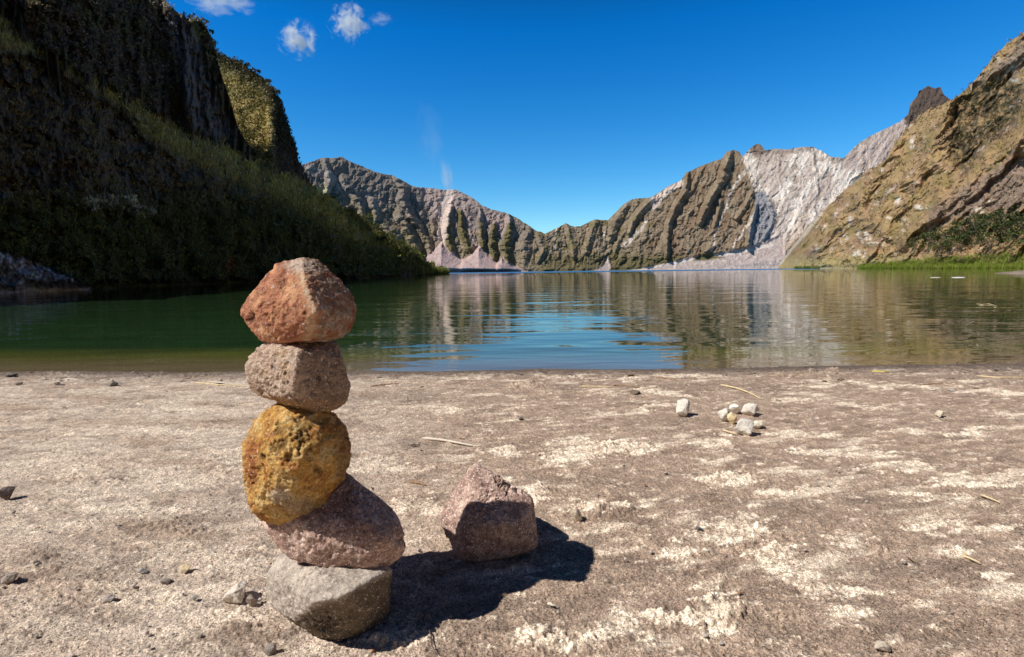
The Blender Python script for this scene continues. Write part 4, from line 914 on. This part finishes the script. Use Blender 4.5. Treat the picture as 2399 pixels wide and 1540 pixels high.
def pick(S_, N, rng, dens, seed, crop=None):
    rs = np.random.RandomState(seed); nr, nc = S_.U.shape
    u0, u1 = rng; i0 = np.searchsorted(S_.U[0], u0); i1 = np.searchsorted(S_.U[0], u1)
    j = rs.uniform(i0, i1-1.01, N); i = rs.uniform(0, nr-1.01, N); ii = i.astype(int); jj = j.astype(int)
    w_ = (S_.vb-S_.vr)[jj]; keep = rs.uniform(0,1,N) < w_/w_.max(); ii, jj, i, j = ii[keep], jj[keep], i[keep], j[keep]
    fi = (i-ii)[:,None]; fj = (j-jj)[:,None]
    P = S_.P[ii,jj]*(1-fi)*(1-fj)+S_.P[ii+1,jj]*fi*(1-fj)+S_.P[ii,jj+1]*(1-fi)*fj+S_.P[ii+1,jj+1]*fi*fj
    u, v = S_.U[ii,jj], S_.V[ii,jj]; c = S_.col[ii,jj]; t = S_.T[ii,jj]
    d = dens(u, v, c); k = rs.uniform(0,1,len(u)) < d
    return P[k], u[k], v[k], c[k], t[k]
def join(L):
    Vs, Fs, Cs, n = [], [], [], 0
    for V, Fq, c in L: Vs.append(V); Fs.append(Fq+n); Cs.append(c); n += len(V)
    return np.concatenate(Vs), np.concatenate(Fs), np.concatenate(Cs)
# grass and scrub over the shaded slope
def d_left(u, v, c):
    n = fbm(P3(u/30,v/30,51.),3); rk = poly(u,v,[(-900,560),(0,585),(54,598),(130,633),(220,676),(200,700),(-900,720)],4)
    d = v-band_lo(u); return np.clip((.15+.75*(d < 0)+.5*st(v,420,500)+n*.8)*(1-rk), 0, 1)
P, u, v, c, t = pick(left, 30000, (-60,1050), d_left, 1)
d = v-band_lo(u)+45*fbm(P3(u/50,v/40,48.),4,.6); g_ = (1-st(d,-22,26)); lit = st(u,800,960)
colr = c*(2.1+.2*g_)[:,None]; colr = colr*np.array([1.08,1.0,.62]); colr = mixc(colr, (.16,.17,.045), lit*.8)  # sunlight put into the blade colour towards the shore end
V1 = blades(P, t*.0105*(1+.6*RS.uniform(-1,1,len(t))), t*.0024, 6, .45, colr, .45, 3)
o = mesh_from('grass', *[V1[k] for k in (0,1)], M_leaf, col=V1[2], smooth=False); tag(o,'rough grass covering the shaded left hillside and its shoulder',kind='stuff')
P, u, v, c, t = pick(left, 7500, (-60,1050), lambda u,v,c: np.clip(.75*st(v,430,520)+.12-.9*poly(u,v,[(-900,560),(0,585),(54,598),(130,633),(220,676),(200,700),(-900,720)],4)+.4*fbm(P3(u/40,v/30,4.),3)+.3*st(u,800,900),0,1), 5)
colr = c*2.*np.array([1.05,1.02,.62]); colr = mixc(colr, (.17,.20,.04), st(u,790,900)*.8)  # scrub near the tip gets a painted sunlit yellow-green
V1 = blades(P, t*.0085*(1+.5*RS.uniform(-1,1,len(t))), t*.0030, 26, 0, colr, .5, 4, leafy=True)
o = mesh_from('scrub', V1[0], V1[1], M_leaf, col=V1[2], smooth=False); tag(o,'dense scrub covering the foot of the shaded left hillside',kind='stuff')
# cliff vegetation
La = []
P, u, v, c, t = pick(cliff, 9000, (60,560), lambda u,v,c: np.clip(.42-.8*st(u,395,430)*(1-poly(u,v,[(436,40),(480,50),(512,120),(512,170),(490,150)],6))+.3*fbm(P3(u/30,v/30,5.),3)*(u<400),0,1), 7)
La.append(blades(P, t*.008, t*.0026, 9, 0, c*2.0, .5, 8, leafy=True))
P, u, v, c, t = pick(cliff2, 9000, (500,750), lambda u,v,c: np.clip(1.0-.55*st(u,645,690)-.75*(u<650)*st(v-c2_ridge(u)+30*fbm(P3(u/20,v/20,6.),3),20,70),0,1), 9)
La.append(blades(P, t*.0062, t*.0022, 10, 0, c*1.25, .5, 10, leafy=True))
J = join(La); o = mesh_from('creeper', J[0], J[1], M_leaf, col=J[2], smooth=False); tag(o,'ferns and creepers clinging to the left cliffs',kind='stuff')
# tufts on the right hillside
P, u, v, c, t = pick(right, 15000, (1860,2700), lambda u,v,c: np.clip(.45+1.2*fbm(P3(u/34,v/34,31.),4),0.05,1)*st(u-1824,20,120), 11)
k_ = c.mean(1) < .30; P, u, v, c, t = P[k_], u[k_], v[k_], c[k_], t[k_]
dk = st(fbm(P3(u/34,v/34,38.),3),-.05,.25)
V1 = blades(P, t*(.0042+.002*dk), t*.0017, 7, 0, mixc(c*1.1,(.14,.12,.04),dk*.5), .25, 12, leafy=True)
o = mesh_from('scrub', V1[0], V1[1], M_leaf, col=V1[2], smooth=False); tag(o,'low scrub and dry grass tufts dotting the right hillside',kind='stuff')

# shrubs and trees: trunk with limbs, crown of leaf clumps
m_bark = plain_mat('bark',(.12,.09,.06),(.22,.17,.12),3,.9,.5)
def tree(name, P, h, wd, col, label, cat, group=None, seed=0, nl=16, leaf=.06, low=.25, flat=.6, per=34):
    rs = np.random.RandomState(seed+500); root = empty(name, tuple(float(x) for x in P)); tag(root, label, cat, group)
    tips = []; L = []
    lean = rs.uniform(-.15,.15,2)*h
    top = np.array([lean[0],lean[1],h*.75]); mid = np.array([lean[0]*.3,lean[1]*.3,h*.38])
    tt = np.linspace(0,1,7)[:,None]; sp = (1-tt)**2*np.array([0,0,-.12*h])+2*tt*(1-tt)*mid+tt**2*top
    L.append(tube(sp, h*.035*(1-.75*tt[:,0]), 6))
    for k in range(nl):
        a = 2*math.pi*k/nl*2.4+rs.uniform(-.4,.4); f = rs.uniform(low,.95); s0 = sp[min(6,int(f*6))]
        z = h*(low+(1-low)*rs.uniform(.1,1)); rad = wd*.5*math.sqrt(max(.05,1-((z/h-.55)/.55)**2*flat))*rs.uniform(.6,1)
        e = np.array([math.cos(a)*rad, math.sin(a)*rad, z]); tips.append(e)
        b = np.stack([s0*(1-q)+e*q+np.array([0,0,.06*h])*math.sin(q*3.1) for q in np.linspace(0,1,5)])
        L.append(tube(b, h*.013*(1-.7*np.linspace(0,1,5)), 4))
    Vs=[];Fs=[];n=0
    for V,Fq in L: Vs.append(V);Fs.append(Fq+n);n+=len(V)
    mesh_from('trunk', np.concatenate(Vs), np.concatenate(Fs), m_bark, parent=root)
    tips = np.array(tips); sz = wd*rs.uniform(.10,.20,len(tips))
    c = base(len(tips), col)*(1+.35*rs.uniform(-1,1,(len(tips),1)))
    V, Fq, cc = blades(tips-np.array([0,0,1])*sz[:,None]*.55, sz, np.full(len(tips), leaf*h), per, 0, c, .4, seed, leafy=True)
    mesh_from('crown', V, Fq, M_leaf, parent=root, col=cc, smooth=False)
    return root
def on_sheet(S_, u, v):
    d = (S_.U-u)**2+(S_.V-v)**2; k = np.unravel_index(d.argmin(), d.shape); return S_.P[k].copy()
# dark copse above the right shore
GT = 'trees of the dark copse above the right shore'
for k,(u,v,hp,wp,cl) in enumerate([(2150,590,26,40,(.075,.075,.022)),(2182,584,34,54,(.05,.065,.018)),(2215,575,36,58,(.045,.06,.017)),(2205,600,26,44,(.09,.095,.025)),(2245,590,34,54,(.05,.065,.018)),(2252,560,34,56,(.045,.058,.016)),
        (2285,575,40,62,(.04,.055,.015)),(2288,545,34,54,(.05,.06,.018)),(2322,585,36,58,(.06,.075,.02)),(2325,548,40,64,(.04,.055,.015)),(2360,570,42,66,(.045,.06,.016)),(2362,535,38,60,(.04,.052,.015)),(2398,585,38,60,(.055,.07,.02)),(2400,545,42,68,(.04,.055,.015)),(2440,565,44,70,(.045,.06,.016)),(2480,555,46,70,(.045,.06,.016))]):
    P = on_sheet(right, u, v); s = P[1]/F; P[2] -= .1
    tree('tree', P, hp*s*1.15, wp*s, tuple(1.7*x for x in cl), 'dark green spreading tree of the copse above the right shore', 'tree', GT, seed=k, nl=20, leaf=.055, low=.3)
for k,(u,v,hp,wp,lab) in enumerate([(1924,610,9,18,'low dark bush near the water where the right hillside begins'),(1985,618,10,22,'dark bush at the waterline left of the green reeds'),(2062,470,9,18,'small round bush halfway up the right hillside'),(2110,520,12,22,'olive bush below the pale boulders on the right hillside'),(2030,470,8,14,'small dark bush high on the left of the tawny hillside'),(2090,575,12,26,'olive bush just above the right shore reeds'),(2340,300,20,40,'large dark bush in the shaded ravine high on the right'),(2280,330,20,44,'dark bush low in the shaded ravine on the right'),(2300,260,18,40,'dark bush at the head of the ravine on the right')]):
    P = on_sheet(right, u, v); s = P[1]/F
    tree('shrub', P, hp*s, wp*s, (.075,.072,.02), lab, 'shrub', seed=40+k, nl=12, leaf=.09, low=.1)
# shrubs ending the left shore, sun and shade scaled into leaf colour
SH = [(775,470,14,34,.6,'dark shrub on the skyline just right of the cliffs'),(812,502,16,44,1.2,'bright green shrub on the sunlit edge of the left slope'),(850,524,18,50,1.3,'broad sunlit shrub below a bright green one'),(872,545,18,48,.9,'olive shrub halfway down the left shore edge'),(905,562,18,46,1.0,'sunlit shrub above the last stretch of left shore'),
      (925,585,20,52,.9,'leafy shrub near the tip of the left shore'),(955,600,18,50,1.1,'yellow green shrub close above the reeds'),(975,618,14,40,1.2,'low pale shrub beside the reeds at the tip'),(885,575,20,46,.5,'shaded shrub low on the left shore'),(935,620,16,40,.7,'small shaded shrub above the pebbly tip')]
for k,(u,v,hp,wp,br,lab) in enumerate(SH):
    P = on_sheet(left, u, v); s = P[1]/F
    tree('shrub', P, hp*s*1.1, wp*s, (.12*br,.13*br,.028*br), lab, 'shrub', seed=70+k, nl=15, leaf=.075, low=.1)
# small trees on the cliff skyline
SK = [(402,30,10,10,cliff,'tiny tree at the very top of the left cliff'),(446,52,14,24,cliff,'low tree crowning the first cliff shoulder'),(478,64,14,22,cliff,'windswept tree beside the crown of the first shoulder'),(498,82,14,14,cliff,'thin tree leaning out of the cliff edge'),(506,106,9,12,cliff,'twiggy sapling jutting into the sky'),
      (520,142,12,20,cliff2,'bush at the upper left end of the second cliff top'),(548,152,12,22,cliff2,'bush on the second cliff top'),(572,164,14,24,cliff2,'feathery tree on the second cliff top'),(598,182,14,24,cliff2,'dark bush in the middle of the second cliff edge'),(624,200,13,22,cliff2,'bush where the second cliff turns down'),(648,226,12,20,cliff2,'last bush on the level cliff edge'),(668,285,9,12,cliff2,'fern clump on the drop of the second cliff'),(690,345,8,10,cliff2,'small clump low on the drop of the second cliff')]
for k,(u,v,hp,wp,S_,lab) in enumerate(SK):
    P = on_sheet(S_, u, v); s = P[1]/F
    tree('tree' if 'tree' in lab else 'shrub', P, hp*s*1.25, wp*s, (.085,.085,.028), lab, 'tree' if 'tree' in lab else 'shrub', seed=90+k, nl=11, leaf=.09, low=.35, per=26)
# reeds and bright grass on the right and left shores
def shore_grass(name, S_, u0, u1, v0, v1, N, hp, col, label, seed, vfun=None):
    rs = np.random.RandomState(seed); u = rs.uniform(u0,u1,N); v = rs.uniform(v0,v1,N) if vfun is None else vfun(u,rs)
    dI = np.interp(u, S_.U[0], np.arange(S_.U.shape[1])).astype(int)
    fr = np.clip((S_.vb[dI]-v)/(S_.vb[dI]-S_.vr[dI]), 0, 1); I = np.clip((fr*(S_.U.shape[0]-1)).astype(int),0,S_.U.shape[0]-1)
    P = S_.P[I,dI].copy(); P[:,:2] += rs.normal(size=(N,2))*.25; t = P[:,1]
    cl = base(N,col)*(1+.3*fbm(P3(u/25,v/4,seed),3))[:,None]; cl = mixc(cl,(.42,.36,.12),st(fbm(P3(u/16,v/3,seed+4.),2),.0,.4)*.6)
    V1 = blades(P, t*hp/F*(1+.35*fbm(P3(u/22,0,seed+2.),3)*1.5), t*.0011, 5, .25, cl, .4, seed)
    o = mesh_from(name, V1[0], V1[1], M_reed, col=V1[2], smooth=False); tag(o,label,kind='stuff')
shore_grass('reeds', right, 2015, 2900, 0,0, 9000, 9, (.26,.33,.04), 'bright green reeds along the right shore', 21, lambda u,rs: v_of_base(u, np.interp(u,right.U[0],right.P[0][:,1]))-rs.uniform(0,1,len(u))**2*np.interp(u,[2010,2100,2400,2900],[4,14,38,60]))
shore_grass('reeds', right, 1866, 1922, 0,0, 350, 6, (.17,.26,.03), 'short patch of green reeds below the tawny hillside', 22, lambda u,rs: v_of_base(u, np.interp(u,right.U[0],right.P[0][:,1]))-rs.uniform(0,1.5,len(u)))
shore_grass('reeds', left, 975, 1050, 0,0, 900, 14, (.24,.24,.05), 'yellow green reeds at the tip of the left shore', 23, lambda u,rs: v_of_base(u, np.interp(u,left.U[0],left.P[0][:,1]))-rs.uniform(0,1,len(u))*np.interp(u,[975,1050],[12,2]))

# ------------------------------------------------------------------ steam and clouds
def vol_mat(name, dens, nscale, lo, hi, col=(1,1,1), aniso=.2, vert=False, em=0., off=0.):
    m = NT(name); tc = m.n('ShaderNodeTexCoord').outputs['Object']
    ln = m.n('ShaderNodeVectorMath', operation='LENGTH'); m.l(tc, ln.inputs[0])
    mpn = m.n('ShaderNodeMapping'); mpn.inputs['Location'].default_value = (off,off*1.7,off*.6); m.l(tc, mpn.inputs[0]); mpn.inputs['Scale'].default_value = (1,.6,1)
    nz = m.n('ShaderNodeTexNoise', Scale=nscale, Detail=6., Roughness=.62, Distortion=.6); m.l(mpn.outputs[0], nz.inputs['Vector'])
    fall = m.math('SUBTRACT', 1., ln.outputs['Value'], clamp=True)
    x = m.math('MULTIPLY', m.math('SUBTRACT', m.math('ADD', nz.outputs['Fac'], m.math('MULTIPLY', fall, .34)), lo), 1/(hi-lo), clamp=True)
    x = m.math('MULTIPLY', x, m.math('MULTIPLY', fall, 4., clamp=True))
    if vert:
        sp = m.n('ShaderNodeSeparateXYZ'); m.l(tc, sp.inputs[0]); x = m.math('MULTIPLY', x, m.math('POWER', m.math('MULTIPLY', m.math('SUBTRACT', 1., sp.outputs[2]), .5, clamp=True), 1.6))
    v = m.n('ShaderNodeVolumePrincipled'); v.inputs['Color'].default_value = (*col,1); v.inputs['Anisotropy'].default_value = aniso
    m.l(m.math('MULTIPLY', x, dens), v.inputs['Density']); m.l(v.outputs[0], m.out.inputs['Volume']); return m.m
def puff(name, u, v, y, wpx, hpx, mat, label, cat, tilt=0., depth=.6):
    Dv, Fa = ico(4); p = at_y(u,v,y); s = y/F
    o = mesh_from(name, Dv, Fa, mat); o.location = p; o.scale = (wpx*.5*s, wpx*.5*s*depth, hpx*.5*s); o.rotation_euler = (0,tilt,0); tag(o,label,cat,kind='thing')
Yc = 1400.
puff('cloud',700,92,Yc,112,108,vol_mat('cloud vapour a',.075,2.6,.655,.9,off=3.1),'small ragged white cloud, lower of the pair at the upper left','cloud')
puff('cloud',818,55,Yc,112,108,vol_mat('cloud vapour b',.10,2.6,.645,.9,off=9.4),'small ragged white cloud, upper and brighter of the pair','cloud')
puff('cloud',520,4,Yc,200,60,vol_mat('cloud vapour c',.035,2.6,.64,.95,off=5.5),'thin wide cloud wisp cut by the top edge above the cliff','cloud')
puff('cloud',893,46,Yc,70,34,vol_mat('cloud vapour d',.03,2.6,.62,.95,off=14.),'faint tiny wisp right of the two small clouds','cloud')
puff('steam',1046,408,330,34,100,vol_mat('steam low',.5,1.8,.48,.85,vert=True,off=2.),'thin white plume of steam rising from the crater rim','steam',tilt=-.22)
puff('steam',1010,320,330,90,190,vol_mat('steam high',.014,1.8,.55,.95,off=7.),'faint veil of steam drifting above the plume','steam',tilt=-.2)
